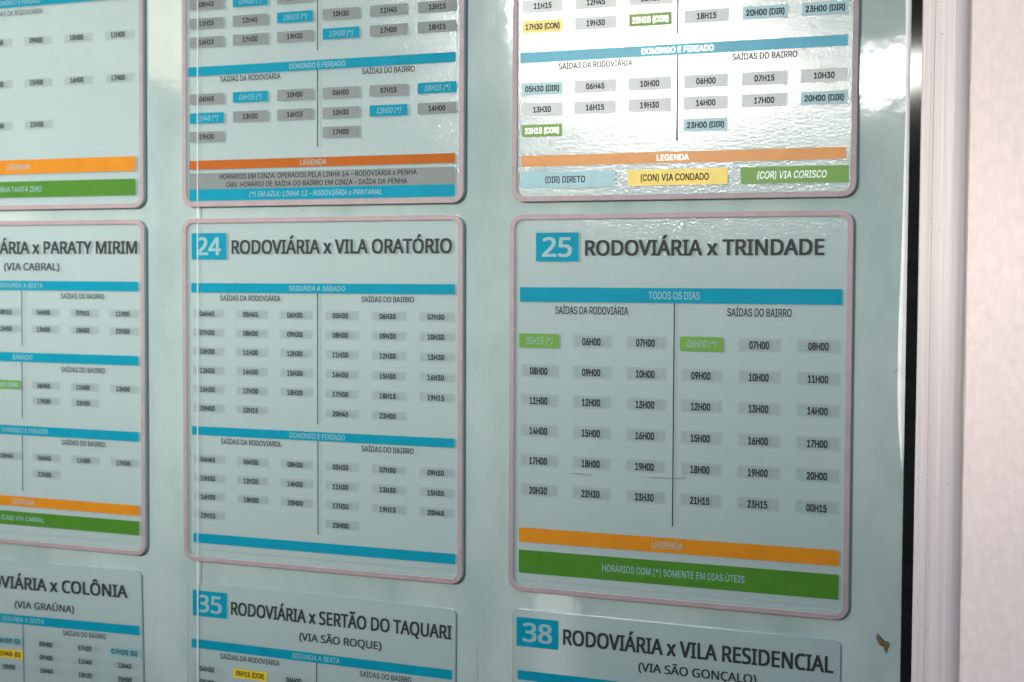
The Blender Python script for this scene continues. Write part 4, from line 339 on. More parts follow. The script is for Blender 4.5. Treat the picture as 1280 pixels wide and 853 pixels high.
    'C': (253, [162,259,147,258,133,255,120,251,109,245,98,237,89,228,81,217,75,205,69,191,66,177,63,160,63,143,64,121,67,100,74,82,82,66,93,52,106,42,122,34,140,29,161,28,174,28,185,29,197,31,208,33,219,36,230,39,230,8,219,4,208,1,197,-1,185,-3,171,-4,156,-4,128,-2,104,4,83,14,65,28,50,45,39,65,31,89,26,115,24,144,25,165,28,184,33,203,40,220,49,235,60,249,72,261,87,272,103,280,121,286,141,289,162,290,177,290,191,288,204,286,218,283,230,278,241,273,227,243,217,247,208,250,197,254,186,256,174,258], [42,41,14,14,13,42,43,42,13,13,12,43,12,11,43,44,43,11,45,44,11,11,10,45,4,3,52,3,53,52,36,18,37,18,17,37,6,5,50,51,50,5,5,4,51,4,52,51,37,17,38,17,16,38,39,38,16,40,39,16,16,15,40,41,40,15,14,41,15,45,10,9,46,45,9,47,46,9,9,8,47,48,47,8,8,7,48,49,48,7,7,6,49,6,50,49,19,35,20,20,35,34,34,21,20,1,54,2,22,33,32,32,23,22,55,0,67,67,56,55,21,34,33,33,22,21,0,55,1,54,1,55,24,31,30,30,25,24,57,65,58,61,60,62,26,29,28,28,27,26,62,60,63,25,30,29,29,26,25,63,60,64,60,59,64,65,64,59,58,65,59,23,32,31,31,24,23,65,57,66,67,66,57,56,67,57,35,19,36,18,36,19,53,3,2,2,54,53]),
    'D': (293, [268,146,266,116,260,89,250,65,237,45,220,29,199,16,176,7,149,2,119,0,39,0,39,286,127,286,155,285,180,279,202,270,222,258,238,242,251,223,261,201,266,175,230,145,229,169,225,189,218,207,208,222,196,234,181,244,163,250,144,254,122,255,75,255,75,31,114,31,149,34,178,44,201,60,217,82,227,110], [11,10,32,32,31,11,12,30,29,32,10,9,9,33,32,30,12,31,11,31,12,34,8,7,6,35,7,34,7,35,27,14,28,13,28,14,8,34,9,33,9,34,28,13,29,12,29,13,1,0,21,36,5,4,37,36,4,4,3,37,3,2,37,38,37,2,2,1,38,1,21,38,21,0,22,0,20,22,23,22,20,20,19,23,19,18,23,24,23,18,18,17,24,25,24,17,16,25,17,5,36,6,35,6,36,25,16,26,16,15,26,27,26,15,14,27,15]),
    'E': (223, [199,0,39,0,39,286,199,286,199,255,75,255,75,165,192,165,192,134,75,134,75,32,199,32], [1,10,9,2,1,9,9,6,2,6,5,2,10,1,0,0,11,10,6,9,8,8,7,6,4,3,5,2,5,3]),
    'F': (208, [75,0,39,0,39,286,199,286,199,255,75,255,75,153,191,153,191,121,75,121], [0,9,1,9,6,1,2,1,6,4,3,5,6,9,8,8,7,6,2,6,5,5,3,2]),
    'G': (292, [163,151,262,151,262,11,247,6,231,2,215,0,199,-2,181,-4,162,-4,133,-2,108,4,87,14,68,27,52,44,40,65,31,88,26,114,24,143,26,172,32,198,42,221,56,241,72,258,93,272,116,282,143,288,173,290,189,290,204,288,218,286,232,283,246,278,258,273,245,242,234,247,223,250,210,254,197,256,184,258,171,259,149,257,130,252,112,245,97,234,85,221,75,205,68,186,64,166,62,143,63,121,67,101,73,83,82,67,93,53,108,42,125,34,146,29,170,27,182,27,193,28,202,29,211,31,219,32,226,34,226,119,163,119], [16,15,50,50,49,16,17,16,49,49,48,17,48,47,17,18,17,47,47,46,18,19,18,46,9,56,55,9,55,10,54,10,55,24,42,41,41,25,24,10,54,11,53,11,54,23,43,42,42,24,23,11,53,12,13,12,53,53,52,13,14,13,52,52,51,14,15,14,51,50,15,51,19,46,45,20,19,45,21,20,45,45,44,21,22,21,44,44,43,22,43,23,22,7,57,8,59,58,6,6,60,59,27,38,37,37,28,27,6,58,7,57,7,58,26,39,38,38,27,26,61,5,62,29,36,35,34,33,32,32,31,34,30,34,31,62,5,4,63,62,4,4,3,63,3,2,63,64,63,2,2,1,64,34,30,35,29,35,30,60,6,5,5,61,60,0,65,64,64,1,0,28,37,36,36,29,28,56,9,8,8,57,56,25,41,40,40,39,25,39,26,25]),
    'H': (297, [258,0,222,0,222,134,75,134,75,0,39,0,39,286,75,286,75,165,222,165,222,286,258,286], [5,4,3,6,5,3,3,8,6,8,7,6,2,1,0,0,11,2,9,2,11,11,10,9,8,3,2,2,9,8]),
    'I': (136, [119,0,16,0,16,21,50,28,50,257,16,265,16,286,119,286,119,265,86,257,86,28,119,21], [2,1,3,4,6,5,10,0,11,8,7,9,3,1,0,0,10,3,4,3,10,10,9,4,9,7,4,6,4,7]),
    'J': (109, [-2,-76,-8,-76,-13,-76,-18,-75,-23,-74,-27,-72,-31,-71,-31,-40,-27,-42,-22,-42,-18,-43,-13,-44,-8,-44,-2,-45,4,-44,11,-43,17,-40,22,-37,27,-32,31,-26,34,-19,36,-10,37,2,37,286,73,286,73,4,72,-13,69,-28,64,-41,57,-52,48,-61,38,-68,26,-72,13,-75], [5,8,6,7,6,8,10,9,5,8,5,9,11,2,1,1,12,11,15,14,33,33,14,0,13,0,14,0,13,1,12,1,13,2,11,3,4,3,11,5,4,11,10,5,11,25,24,23,16,32,31,17,16,31,31,30,17,18,17,30,30,29,18,19,18,29,29,28,19,20,19,28,28,27,20,21,20,27,27,26,21,22,21,26,26,25,22,25,23,22,15,33,32,32,16,15]),
    'L': (210, [39,0,39,286,75,286,75,32,200,32,200,0], [1,0,3,3,0,5,5,4,3,1,3,2]),
    'M': (364, [165,0,71,251,69,251,70,245,70,238,71,231,71,222,71,213,72,203,72,194,72,184,72,174,72,0,39,0,39,286,92,286,180,52,182,52,272,286,325,286,325,0,289,0,289,176,289,185,289,195,289,204,290,213,290,222,291,230,292,251,290,251,195,0], [4,2,14,7,6,14,4,14,6,6,5,4,2,4,3,12,11,13,14,13,11,11,10,14,10,9,14,7,14,9,9,8,7,1,15,2,14,2,15,17,16,31,29,28,19,19,28,26,27,26,28,22,21,20,20,19,22,23,22,19,24,23,19,19,26,24,26,25,24,30,18,17,30,29,18,29,19,18,31,16,0,0,16,1,15,1,16,17,31,30]),
    'N': (305, [266,0,224,0,71,238,69,238,69,231,70,224,70,216,72,189,72,179,72,170,72,160,72,0,39,0,39,286,81,286,233,49,235,49,234,69,233,97,232,107,232,116,232,125,232,286,266,286], [4,13,6,6,5,4,13,4,3,11,10,12,13,12,10,10,9,13,9,8,13,8,7,13,6,13,7,16,0,17,18,17,0,0,16,1,16,15,1,20,19,18,18,0,20,21,20,0,0,23,21,22,21,23,14,2,15,3,2,14,13,3,14,1,15,2]),
    'O': (313, [289,144,288,122,285,102,280,83,274,66,265,50,255,36,243,24,229,14,214,6,197,1,178,-3,157,-4,135,-3,116,1,98,7,83,15,69,25,57,37,47,51,39,66,32,83,28,102,25,122,24,144,26,172,31,198,39,221,50,241,65,258,83,272,104,283,129,289,157,291,184,289,208,283,229,272,247,259,262,242,274,221,282,198,287,172,63,144,64,121,67,100,73,81,80,65,91,52,104,41,119,34,137,29,157,27,177,29,195,34,210,41,222,52,233,65,241,81,246,100,249,121,251,144,248,177,241,205,228,228,210,245,187,256,157,259,137,257,119,253,104,245,91,235,80,221,73,205,67,187,64,166], [22,21,44,44,43,22,23,22,43,43,42,23,24,23,42,42,74,24,25,24,74,74,73,25,26,25,73,32,68,67,13,50,14,49,14,50,31,69,68,68,32,31,14,49,15,49,48,15,16,15,48,47,16,48,30,70,69,69,31,30,16,47,17,18,17,47,47,46,18,19,18,46,46,45,19,20,19,45,21,20,45,44,21,45,26,73,72,27,26,72,72,71,27,28,27,71,29,28,71,71,70,29,70,30,29,51,12,11,11,52,51,65,34,66,33,66,34,54,9,8,35,64,36,52,11,10,53,52,10,10,9,53,9,54,53,64,35,65,34,65,35,5,4,57,4,3,57,58,57,3,3,2,58,59,58,2,2,1,59,60,59,1,1,0,60,0,41,60,61,60,41,41,40,61,62,61,40,40,39,62,39,38,62,54,8,7,55,54,7,7,6,55,56,55,6,6,5,56,5,57,56,62,38,63,38,37,63,64,63,37,36,64,37,12,51,13,50,13,51,66,33,67,32,67,33]),
    'P': (243, [115,286,149,284,176,276,196,264,211,248,219,227,222,202,221,190,220,179,216,168,212,158,205,148,197,139,187,131,176,124,162,119,146,115,128,112,108,111,75,111,75,0,39,0,39,286,111,255,75,255,75,142,104,142,121,143,136,145,149,148,160,153,169,159,176,167,181,176,184,187,185,200,183,217,177,231,167,242,153,249,135,254], [20,19,21,19,25,21,22,21,25,23,0,24,18,26,19,25,19,26,22,25,24,24,0,22,16,28,17,27,17,28,15,30,29,15,29,16,28,16,29,39,1,40,17,27,18,26,18,27,0,23,40,40,1,0,13,12,31,32,31,12,12,11,32,33,32,11,11,10,33,10,9,33,34,33,9,9,8,34,8,7,34,35,34,7,7,6,35,36,35,6,6,5,36,5,4,36,37,36,4,4,3,37,38,37,3,2,38,3,30,15,14,14,13,30,13,31,30,38,2,39,1,39,2]),
    'Q': (313, [289,144,288,121,285,100,279,80,272,62,263,46,251,32,238,20,223,11,205,3,274,-68,222,-68,167,-4,162,-4,157,-4,135,-3,116,1,98,7,83,15,69,25,57,37,47,51,39,66,32,83,28,102,25,122,24,144,26,172,31,198,39,221,50,241,65,258,83,272,104,283,129,289,157,291,184,289,208,283,229,272,247,259,262,242,274,221,282,198,287,172,63,144,64,121,67,100,73,81,80,65,91,52,104,41,119,34,137,29,157,27,177,29,195,34,210,41,222,52,233,65,241,81,246,100,249,121,251,144,248,177,241,205,228,228,210,245,187,256,157,259,137,257,119,253,104,245,91,235,80,221,73,205,67,187,64,166], [22,21,47,23,22,47,47,46,23,24,23,46,46,45,24,25,24,45,45,44,25,26,25,44,44,76,26,27,26,76,76,75,27,28,27,75,17,50,18,50,49,18,33,71,70,15,52,16,51,16,52,69,34,70,33,70,34,16,51,17,50,17,51,32,72,71,71,33,32,18,49,19,20,19,49,49,48,20,21,20,48,47,21,48,28,75,74,29,28,74,74,73,29,30,29,73,31,30,73,73,72,31,72,32,31,53,13,12,12,54,53,67,36,68,35,68,36,9,11,10,37,66,38,11,9,12,54,12,9,55,54,9,9,8,55,8,56,55,66,37,67,36,67,37,4,3,59,60,59,3,3,2,60,61,60,2,2,1,61,62,61,1,1,0,62,0,43,62,63,62,43,43,42,63,64,63,42,42,41,64,40,64,41,56,8,7,57,56,7,7,6,57,58,57,6,6,5,58,5,4,58,4,59,58,64,40,65,40,39,65,66,65,39,38,66,39,13,53,14,15,14,53,52,15,53,68,35,69,34,69,35]),
    'R': (249, [118,286,140,285,160,282,177,277,191,270,202,261,211,250,217,237,221,222,222,205,221,191,218,178,214,167,208,157,200,149,192,143,183,137,174,132,165,128,243,0,201,0,132,118,75,118,75,0,39,0,39,286,116,255,75,255,75,149,118,149,139,150,156,155,169,163,178,173,183,187,185,203,184,215,182,225,177,233,172,240,164,246,155,250,144,253,131,254], [23,22,24,22,28,24,25,24,28,43,0,26,27,26,0,21,29,22,28,22,29,25,28,27,27,0,25,31,30,18,18,17,31,17,32,31,42,41,2,1,42,2,18,30,21,29,21,30,42,1,43,0,43,1,15,14,33,33,14,13,13,12,33,34,33,12,12,11,34,11,10,34,35,34,10,10,9,35,36,35,9,9,8,36,37,36,8,8,7,37,7,6,37,38,37,6,6,5,38,18,21,20,20,19,18,32,17,16,16,15,32,15,33,32,38,5,39,5,4,39,40,39,4,4,3,40,41,40,3,2,41,3]),
    'S': (220, [201,77,200,60,196,46,189,33,179,22,168,13,153,6,137,0,119,-3,99,-4,89,-4,78,-3,68,-2,59,-1,50,0,42,2,34,4,27,7,20,10,20,44,31,40,43,36,56,32,71,30,86,28,101,27,114,28,126,30,136,33,145,37,152,43,158,49,162,56,164,64,165,73,165,82,163,90,159,97,154,103,147,109,139,115,127,120,114,126,98,132,86,137,75,142,66,147,57,152,49,158,43,165,37,172,32,179,29,188,26,197,25,207,24,217,25,232,29,245,36,256,44,266,55,275,68,281,82,286,98,289,115,290,131,290,145,288,159,286,171,283,183,279,194,274,183,243,173,247,162,251,151,254,139,257,127,258,115,259,103,258,93,256,85,253,77,249,71,245,67,239,63,232,61,225,61,217,61,208,63,200,67,193,71,187,78,181,86,176,96,170,109,165,123,159,139,153,153,146,166,139,176,132,185,123,192,114,197,103,200,91], [17,20,18,19,18,20,22,14,13,14,22,15,21,15,22,15,21,16,17,16,21,20,17,21,54,53,87,87,86,54,55,54,86,24,11,10,62,80,79,79,63,62,23,12,11,11,24,23,44,93,45,93,92,45,46,45,92,92,91,46,61,81,80,80,62,61,12,23,13,22,13,23,46,91,47,48,47,91,91,90,48,49,48,90,90,89,49,50,49,89,51,50,89,89,88,51,52,51,88,53,52,88,87,53,88,55,86,85,56,55,85,57,56,85,85,84,57,58,57,84,84,83,58,59,58,83,83,82,59,60,59,82,82,81,60,81,61,60,76,65,64,26,25,8,8,27,26,76,64,77,78,77,64,28,7,6,29,28,6,74,66,75,27,8,7,7,28,27,40,97,41,97,96,41,42,41,96,95,42,96,65,76,75,75,66,65,67,73,68,4,3,31,32,31,3,3,2,32,33,32,2,2,1,33,34,33,1,1,0,34,35,34,0,0,103,35,36,35,103,103,102,36,102,101,36,37,36,101,101,100,37,71,70,72,70,69,72,73,72,69,68,73,69,29,6,5,30,29,5,5,4,30,4,31,30,37,100,38,100,99,38,39,38,99,99,98,39,40,39,98,97,40,98,73,67,74,66,74,67,8,25,9,10,9,25,24,10,25,42,95,43,95,94,43,44,43,94,93,44,94,63,79,78,78,64,63]),
    'T': (223, [130,0,93,0,93,255,4,255,4,286,219,286,219,255,130,255], [4,3,2,6,5,7,2,1,0,0,7,2,4,2,7,7,5,4]),
    'U': (293, [257,101,255,82,251,64,245,48,235,33,223,20,208,10,190,2,169,-2,145,-4,112,-1,85,9,64,25,48,47,39,72,36,102,36,286,72,286,72,101,74,79,80,61,91,47,105,36,124,29,147,27,163,28,178,31,189,37,199,44,207,52,213,63,218,74,220,87,221,101,221,286,257,286], [12,20,13,20,19,13,14,13,19,19,18,14,15,14,18,18,17,15,16,15,17,10,22,11,21,11,22,25,24,8,8,24,9,23,9,24,9,23,10,22,10,23,11,21,12,20,12,21,27,26,7,27,7,6,28,27,6,1,0,33,34,33,0,0,35,34,28,6,5,29,28,5,5,4,29,30,29,4,4,3,30,31,30,3,3,2,31,2,1,31,32,31,1,1,33,32,7,26,8,25,8,26]),
    'V': (241, [241,286,138,0,102,0,0,286,38,286,102,103,105,95,108,87,110,80,116,60,117,53,119,47,120,40,122,47,123,53,125,60,127,67,129,73,131,81,138,103,202,286], [5,2,6,2,5,3,4,3,5,10,9,2,9,8,2,6,2,8,8,7,6,18,17,1,20,19,0,0,19,1,18,1,19,13,12,1,14,13,1,15,14,1,16,15,1,1,17,16,1,12,2,10,2,12,11,10,12]),
    'W': (373, [368,286,291,0,255,0,199,188,194,205,190,222,187,236,185,244,183,236,180,222,176,205,175,199,173,193,171,186,117,0,81,0,5,286,43,286,87,111,91,93,95,76,96,70,97,64,98,59,101,43,103,60,104,65,105,71,107,77,111,95,116,113,166,286,204,286,256,112,258,106,260,100,261,94,266,75,267,70,268,64,269,58,272,43,273,50,274,57,275,64,276,72,278,80,280,87,286,112,330,286], [20,19,15,19,18,15,16,15,18,17,16,18,24,23,15,23,22,15,22,21,15,20,15,21,12,11,10,9,8,31,8,7,31,24,15,14,25,24,14,26,25,14,28,27,26,13,12,30,6,5,32,35,34,36,48,1,0,0,49,48,47,46,1,1,48,47,42,41,1,43,42,1,44,43,1,1,46,44,46,45,44,1,41,2,41,40,2,40,39,2,5,4,32,2,39,38,6,32,7,31,7,32,30,29,13,34,33,36,3,2,36,37,36,2,38,37,2,33,3,36,26,14,28,14,13,29,29,28,14,10,9,31,31,30,12,12,10,31,3,33,32,4,3,32]),
    'X': (235, [233,0,192,0,117,124,40,0,2,0,97,149,8,286,48,286,118,174,188,286,227,286,138,150], [2,5,3,4,3,5,5,7,6,8,11,9,1,0,11,9,11,10,1,11,2,5,2,11,11,8,5,7,5,8]),
    'Y': (227, [113,146,188,286,227,286,132,111,132,0,95,0,95,109,0,286,39,286], [3,2,0,2,1,0,6,5,4,4,3,6,3,0,6,7,6,0,8,7,0]),
    'Z': (229, [214,0,15,0,15,27,166,254,20,254,20,286,210,286,210,259,59,32,214,32], [2,1,8,2,8,3,7,3,8,3,7,6,8,1,0,0,9,8,5,4,3,3,6,5]),
    'x': (212, [85,110,11,215,51,215,106,134,161,215,201,215,127,110,205,0,165,0,106,86,47,0,7,0], [9,0,10,11,10,0,0,2,1,3,6,4,8,7,6,4,6,5,8,6,9,0,9,6,6,3,0,2,0,3]),
    'Á': (256, [219,0,184,89,71,89,36,0,0,0,112,287,144,287,256,0,141,207,137,219,132,236,128,250,123,234,119,219,115,207,83,121,173,121,187,374,184,370,181,366,176,361,172,355,167,350,161,344,156,339,150,333,145,328,140,323,134,318,130,314,106,314,106,319,110,325,115,331,119,337,124,344,129,351,133,359,137,366,141,372,144,379,187,379], [4,3,2,2,15,4,4,15,5,14,5,15,32,31,30,5,14,13,13,12,5,12,11,5,32,30,29,33,32,29,29,28,33,28,34,33,0,7,1,18,17,41,1,7,16,6,8,16,38,23,22,39,38,22,22,21,39,21,20,39,40,39,20,20,19,40,19,18,40,18,41,40,15,2,1,1,16,15,8,6,9,10,9,6,11,10,6,5,11,6,34,28,27,35,34,27,27,26,35,36,35,26,26,25,36,25,24,36,37,36,24,24,23,37,23,38,37,16,7,6]),
    'Ã': (256, [219,0,184,89,71,89,36,0,0,0,112,287,144,287,256,0,141,207,137,219,132,236,128,250,123,234,119,219,115,207,83,121,173,121,54,314,55,322,57,329,59,336,61,342,64,347,68,352,72,356,76,359,81,362,86,364,92,365,98,366,104,365,110,364,115,362,121,360,126,357,131,354,136,351,141,349,146,346,150,344,155,343,159,343,165,343,170,345,173,349,177,353,179,359,181,366,201,366,199,352,194,339,188,329,179,321,169,316,158,315,152,315,147,316,141,318,136,321,131,323,125,326,120,329,115,332,110,334,106,336,101,337,97,338,91,337,86,335,82,332,79,327,77,321,75,314], [4,3,2,2,15,4,18,17,72,72,71,18,19,18,71,71,70,19,20,19,70,70,69,20,21,20,69,22,21,69,23,22,69,67,28,27,65,30,66,29,66,30,28,67,66,66,29,28,63,33,64,33,32,64,32,31,64,65,64,31,30,65,31,23,69,68,24,23,68,25,24,68,68,67,25,26,25,67,67,27,26,56,39,57,9,6,10,11,10,6,57,39,58,39,38,58,59,58,38,38,37,59,60,59,37,36,60,37,42,41,54,40,54,41,42,54,53,0,7,1,47,46,49,49,48,47,1,7,16,42,53,52,43,42,52,52,51,43,44,43,51,51,50,44,45,44,50,50,49,45,49,46,45,9,8,6,54,40,55,56,55,40,39,56,40,15,2,1,1,16,15,12,11,5,11,6,5,60,36,61,36,35,61,62,61,35,35,34,62,63,62,34,33,63,34,13,12,5,5,4,15,15,14,5,14,13,5,16,7,6,8,16,6]),
    'Ç': (253, [162,259,147,258,133,255,120,251,109,245,98,237,89,228,81,217,75,205,69,191,66,177,63,160,63,143,64,121,67,100,74,82,82,66,93,52,106,42,122,34,140,29,161,28,174,28,185,29,197,31,208,33,219,36,230,39,230,8,219,4,208,1,197,-1,185,-3,171,-4,156,-4,128,-2,104,4,83,14,65,28,50,45,39,65,31,89,26,115,24,144,25,165,28,184,33,203,40,220,49,235,60,249,72,261,87,272,103,280,121,286,141,289,162,290,177,290,191,288,204,286,218,283,230,278,241,273,227,243,217,247,208,250,197,254,186,256,174,258,190,-56,188,-68,183,-78,175,-86,163,-92,148,-95,130,-96,119,-96,110,-94,110,-72,120,-74,132,-74,140,-74,148,-72,154,-70,158,-67,160,-63,161,-57,160,-50,156,-45,151,-41,143,-38,134,-36,125,-34,142,0,165,0,155,-21,161,-23,167,-25,172,-27,177,-31,182,-34,185,-38,188,-43,189,-49,141,-3,163,-4], [38,16,39,40,39,16,16,15,40,41,40,15,15,14,41,42,41,14,14,13,42,43,42,13,12,43,13,43,12,11,44,43,11,45,44,11,11,10,45,10,9,45,46,45,9,47,46,9,9,8,47,48,47,8,8,7,48,49,48,7,75,78,76,77,76,78,4,3,52,3,53,52,79,74,80,94,34,103,92,20,35,19,35,20,1,54,2,78,75,74,74,79,78,35,19,36,18,36,19,53,3,2,2,54,53,36,18,37,18,17,37,38,37,17,16,38,17,49,7,6,50,49,6,6,5,50,51,50,5,5,4,51,4,52,51,88,87,95,94,88,95,55,0,67,67,56,55,81,73,72,82,81,72,83,82,72,72,71,83,99,98,86,87,86,98,98,97,87,97,96,87,95,87,96,34,94,104,34,104,93,93,22,21,23,32,31,31,24,23,65,57,66,26,29,28,28,27,26,61,60,62,25,30,29,29,26,25,62,60,63,64,63,60,59,64,60,24,31,30,30,25,24,64,59,65,59,58,65,57,65,58,83,71,70,84,83,70,70,69,84,85,84,69,69,68,85,68,102,85,86,85,102,102,101,86,101,100,86,99,86,100,93,33,32,22,93,32,32,23,22,66,57,67,56,67,57,80,74,73,73,81,80,88,94,89,90,89,94,34,92,103,34,93,92,20,92,21,0,55,1,54,1,55,91,90,103,90,94,103,92,35,103,93,21,92,33,93,104]),
    'Í': (136, [119,0,16,0,16,21,50,28,50,257,16,265,16,286,119,286,119,265,86,257,86,28,119,21,128,374,125,370,121,366,117,361,112,355,107,350,102,344,97,339,91,333,86,328,80,323,75,318,70,314,47,314,47,319,51,325,55,331,60,337,65,344,69,351,74,359,78,366,82,372,85,379,128,379], [26,25,27,2,1,3,6,5,4,9,7,4,24,23,28,29,28,23,23,22,29,30,29,22,27,25,24,24,28,27,13,12,36,13,36,14,0,11,10,8,7,9,34,17,16,35,34,16,16,15,35,15,14,35,14,36,35,3,1,0,0,10,3,4,3,10,10,9,4,30,22,21,21,20,30,31,30,20,20,19,31,32,31,19,19,18,32,33,32,18,18,17,33,17,34,33,6,4,7]),
    'Ó': (313, [289,144,288,122,285,102,280,83,274,66,265,50,255,36,243,24,229,14,214,6,197,1,178,-3,157,-4,135,-3,116,1,98,7,83,15,69,25,57,37,47,51,39,66,32,83,28,102,25,122,24,144,26,172,31,198,39,221,50,241,65,258,83,272,104,283,129,289,157,291,184,289,208,283,229,272,247,259,262,242,274,221,282,198,287,172,63,144,64,121,67,100,73,81,80,65,91,52,104,41,119,34,137,29,157,27,177,29,195,34,210,41,222,52,233,65,241,81,246,100,249,121,251,144,248,177,241,205,228,228,210,245,187,256,157,259,137,257,119,253,104,245,91,235,80,221,73,205,67,187,64,166,216,374,213,370,210,366,206,361,201,355,196,350,191,344,185,339,180,333,174,328,169,323,164,318,159,314,136,314,136,319,140,325,144,331,149,337,153,344,158,351,162,359,167,366,170,372,174,379,216,379], [24,23,42,16,47,17,17,47,18,47,46,18,19,18,46,46,45,19,20,19,45,21,20,45,45,44,21,22,21,44,44,43,22,23,22,43,42,23,43,24,42,74,25,24,74,74,73,25,26,25,73,73,72,26,27,26,72,72,71,27,28,27,71,71,29,28,15,14,49,48,15,49,31,69,68,68,32,31,66,33,67,91,90,87,12,51,13,51,50,13,14,13,50,49,14,50,32,68,67,67,33,32,87,90,88,89,88,90,15,48,16,47,16,48,29,71,70,30,29,70,70,69,30,69,31,30,53,10,9,9,54,53,52,11,10,10,53,52,64,35,65,34,65,35,96,82,81,81,80,96,97,96,80,80,79,97,98,97,79,79,78,98,78,77,98,77,76,98,2,1,59,60,59,1,1,0,60,0,41,60,55,7,6,56,55,6,6,5,56,57,56,5,5,4,57,4,3,57,58,57,3,3,2,58,2,59,58,60,41,61,41,40,61,62,61,40,40,39,62,39,38,62,63,62,38,37,63,38,54,9,8,8,7,54,7,55,54,63,37,64,37,36,64,35,64,36,76,75,99,98,76,99,51,12,11,11,52,51,65,34,66,33,66,34,91,87,86,92,91,86,86,85,92,93,92,85,85,84,93,94,93,84,84,83,94,83,82,94,95,94,82,82,96,95]),
    'Ô': (313, [289,144,288,122,285,102,280,83,274,66,265,50,255,36,243,24,229,14,214,6,197,1,178,-3,157,-4,135,-3,116,1,98,7,83,15,69,25,57,37,47,51,39,66,32,83,28,102,25,122,24,144,26,172,31,198,39,221,50,241,65,258,83,272,104,283,129,289,157,291,184,289,208,283,229,272,247,259,262,242,274,221,282,198,287,172,63,144,64,121,67,100,73,81,80,65,91,52,104,41,119,34,137,29,157,27,177,29,195,34,210,41,222,52,233,65,241,81,246,100,249,121,251,144,248,177,241,205,228,228,210,245,187,256,157,259,137,257,119,253,104,245,91,235,80,221,73,205,67,187,64,166,174,379,178,372,183,366,188,359,194,351,201,344,207,337,213,330,219,324,225,319,225,314,200,314,193,319,185,324,178,330,171,337,163,343,156,350,149,343,142,337,134,330,127,325,120,319,113,314,89,314,89,319,94,324,100,331,106,337,112,344,118,351,124,359,130,366,134,372,138,379], [23,22,43,43,42,23,24,23,42,16,47,17,17,47,18,47,46,18,19,18,46,46,45,19,20,19,45,21,20,45,45,44,21,22,21,44,43,22,44,24,42,74,25,24,74,74,73,25,26,25,73,73,72,26,27,26,72,72,71,27,28,27,71,71,29,28,14,49,15,48,15,49,31,69,68,102,101,98,94,93,106,107,106,93,93,92,107,108,107,92,92,109,108,13,50,14,49,14,50,67,32,68,31,68,32,102,98,97,103,102,97,97,96,103,104,103,96,96,95,104,105,104,95,95,94,105,94,106,105,15,48,16,47,16,48,29,71,70,30,29,70,70,69,30,69,31,30,98,101,99,100,99,101,51,12,11,11,52,51,33,66,34,64,35,65,86,82,87,82,81,87,88,87,81,81,80,88,52,11,10,10,53,52,34,66,65,65,35,34,88,80,89,80,79,89,90,89,79,79,78,90,91,90,78,77,91,78,85,84,83,2,1,59,60,59,1,1,0,60,0,41,60,61,60,41,41,40,61,55,7,6,56,55,6,6,5,56,57,56,5,5,4,57,4,3,57,58,57,3,3,2,58,2,59,58,61,40,62,40,39,62,39,38,62,63,62,38,37,63,38,53,10,9,54,53,9,9,8,54,8,7,54,7,55,54,63,37,64,37,36,64,35,64,36,85,83,86,82,86,83,12,51,13,50,13,51,66,33,67,32,67,33,91,77,92,77,76,92,76,75,92,109,92,75]),
    'Ú': (293, [257,101,255,82,251,64,245,48,235,33,223,20,208,10,190,2,169,-2,145,-4,112,-1,85,9,64,25,48,47,39,72,36,102,36,286,72,286,72,101,74,79,80,61,91,47,105,36,124,29,147,27,163,28,178,31,189,37,199,44,207,52,213,63,218,74,220,87,221,101,221,286,257,286,206,374,203,370,200,366,196,361,191,355,186,350,181,344,175,339,170,333,164,328,159,323,154,318,149,314,126,314,126,319,130,325,134,331,139,337,143,344,148,351,152,359,157,366,160,372,164,379,206,379], [15,14,18,18,17,15,16,15,17,22,10,23,10,22,11,21,11,22,11,21,12,21,20,12,13,12,20,20,19,13,14,13,19,18,14,19,52,51,48,48,47,52,53,52,47,47,46,53,54,53,46,23,10,9,9,24,23,48,51,49,51,50,49,26,8,7,7,27,26,40,39,59,39,38,59,38,37,59,0,35,34,5,4,29,30,29,4,4,3,30,31,30,3,3,2,31,2,1,31,32,31,1,33,32,1,1,0,33,0,34,33,27,7,6,28,27,6,6,5,28,5,29,28,36,60,37,59,37,60,24,9,8,25,24,8,8,26,25,54,46,45,55,54,45,45,44,55,44,43,55,56,55,43,57,56,43,43,42,57,42,41,57,58,57,41,41,40,58,40,59,58]),
    '–': (200, [16,92,16,123,184,123,184,92], [1,0,3,3,2,1]),
    ' ': (104, [], []),
}

def soft_patch(x0, x1, z0, z1, y, name, parent):
    """patch that carries its own -1..1 coordinates so that its print can fade out at the rim"""
    me = bpy.data.meshes.new(name)
    x0, x1, z0, z1 = x0 - 1.5, x1 + 1.5, z0 - 1.2, z1 + 1.2
    me.from_pydata([(a * MM, -y * MM, b * MM) for a, b in ((x0, z0), (x1, z0), (x1, z1), (x0, z1))], [], [(0, 1, 2, 3)])
    at = me.attributes.new('fade', 'FLOAT_VECTOR', 'POINT')
    for k, v in enumerate(((-1, -1, 0), (1, -1, 0), (1, 1, 0), (-1, 1, 0))): at.data[k].vector = v
    return link(name, me, 'pale_grey', parent)

def letters(font, body):
    """glyph triangles of a line of lettering, in units of 1/500 em"""
    pen, out = 0, []
    for ch in body:
        adv, V, F = font[ch]
        out.append(([(V[i] + pen, V[i + 1]) for i in range(0, len(V), 2)], [F[i:i + 3] for i in range(0, len(F), 3)]))
        pen += adv
    return out
CAP = {id(f): max(y for x, y in letters(f, 'H')[0][0]) for f in (GROTESK, HUMANIST)}

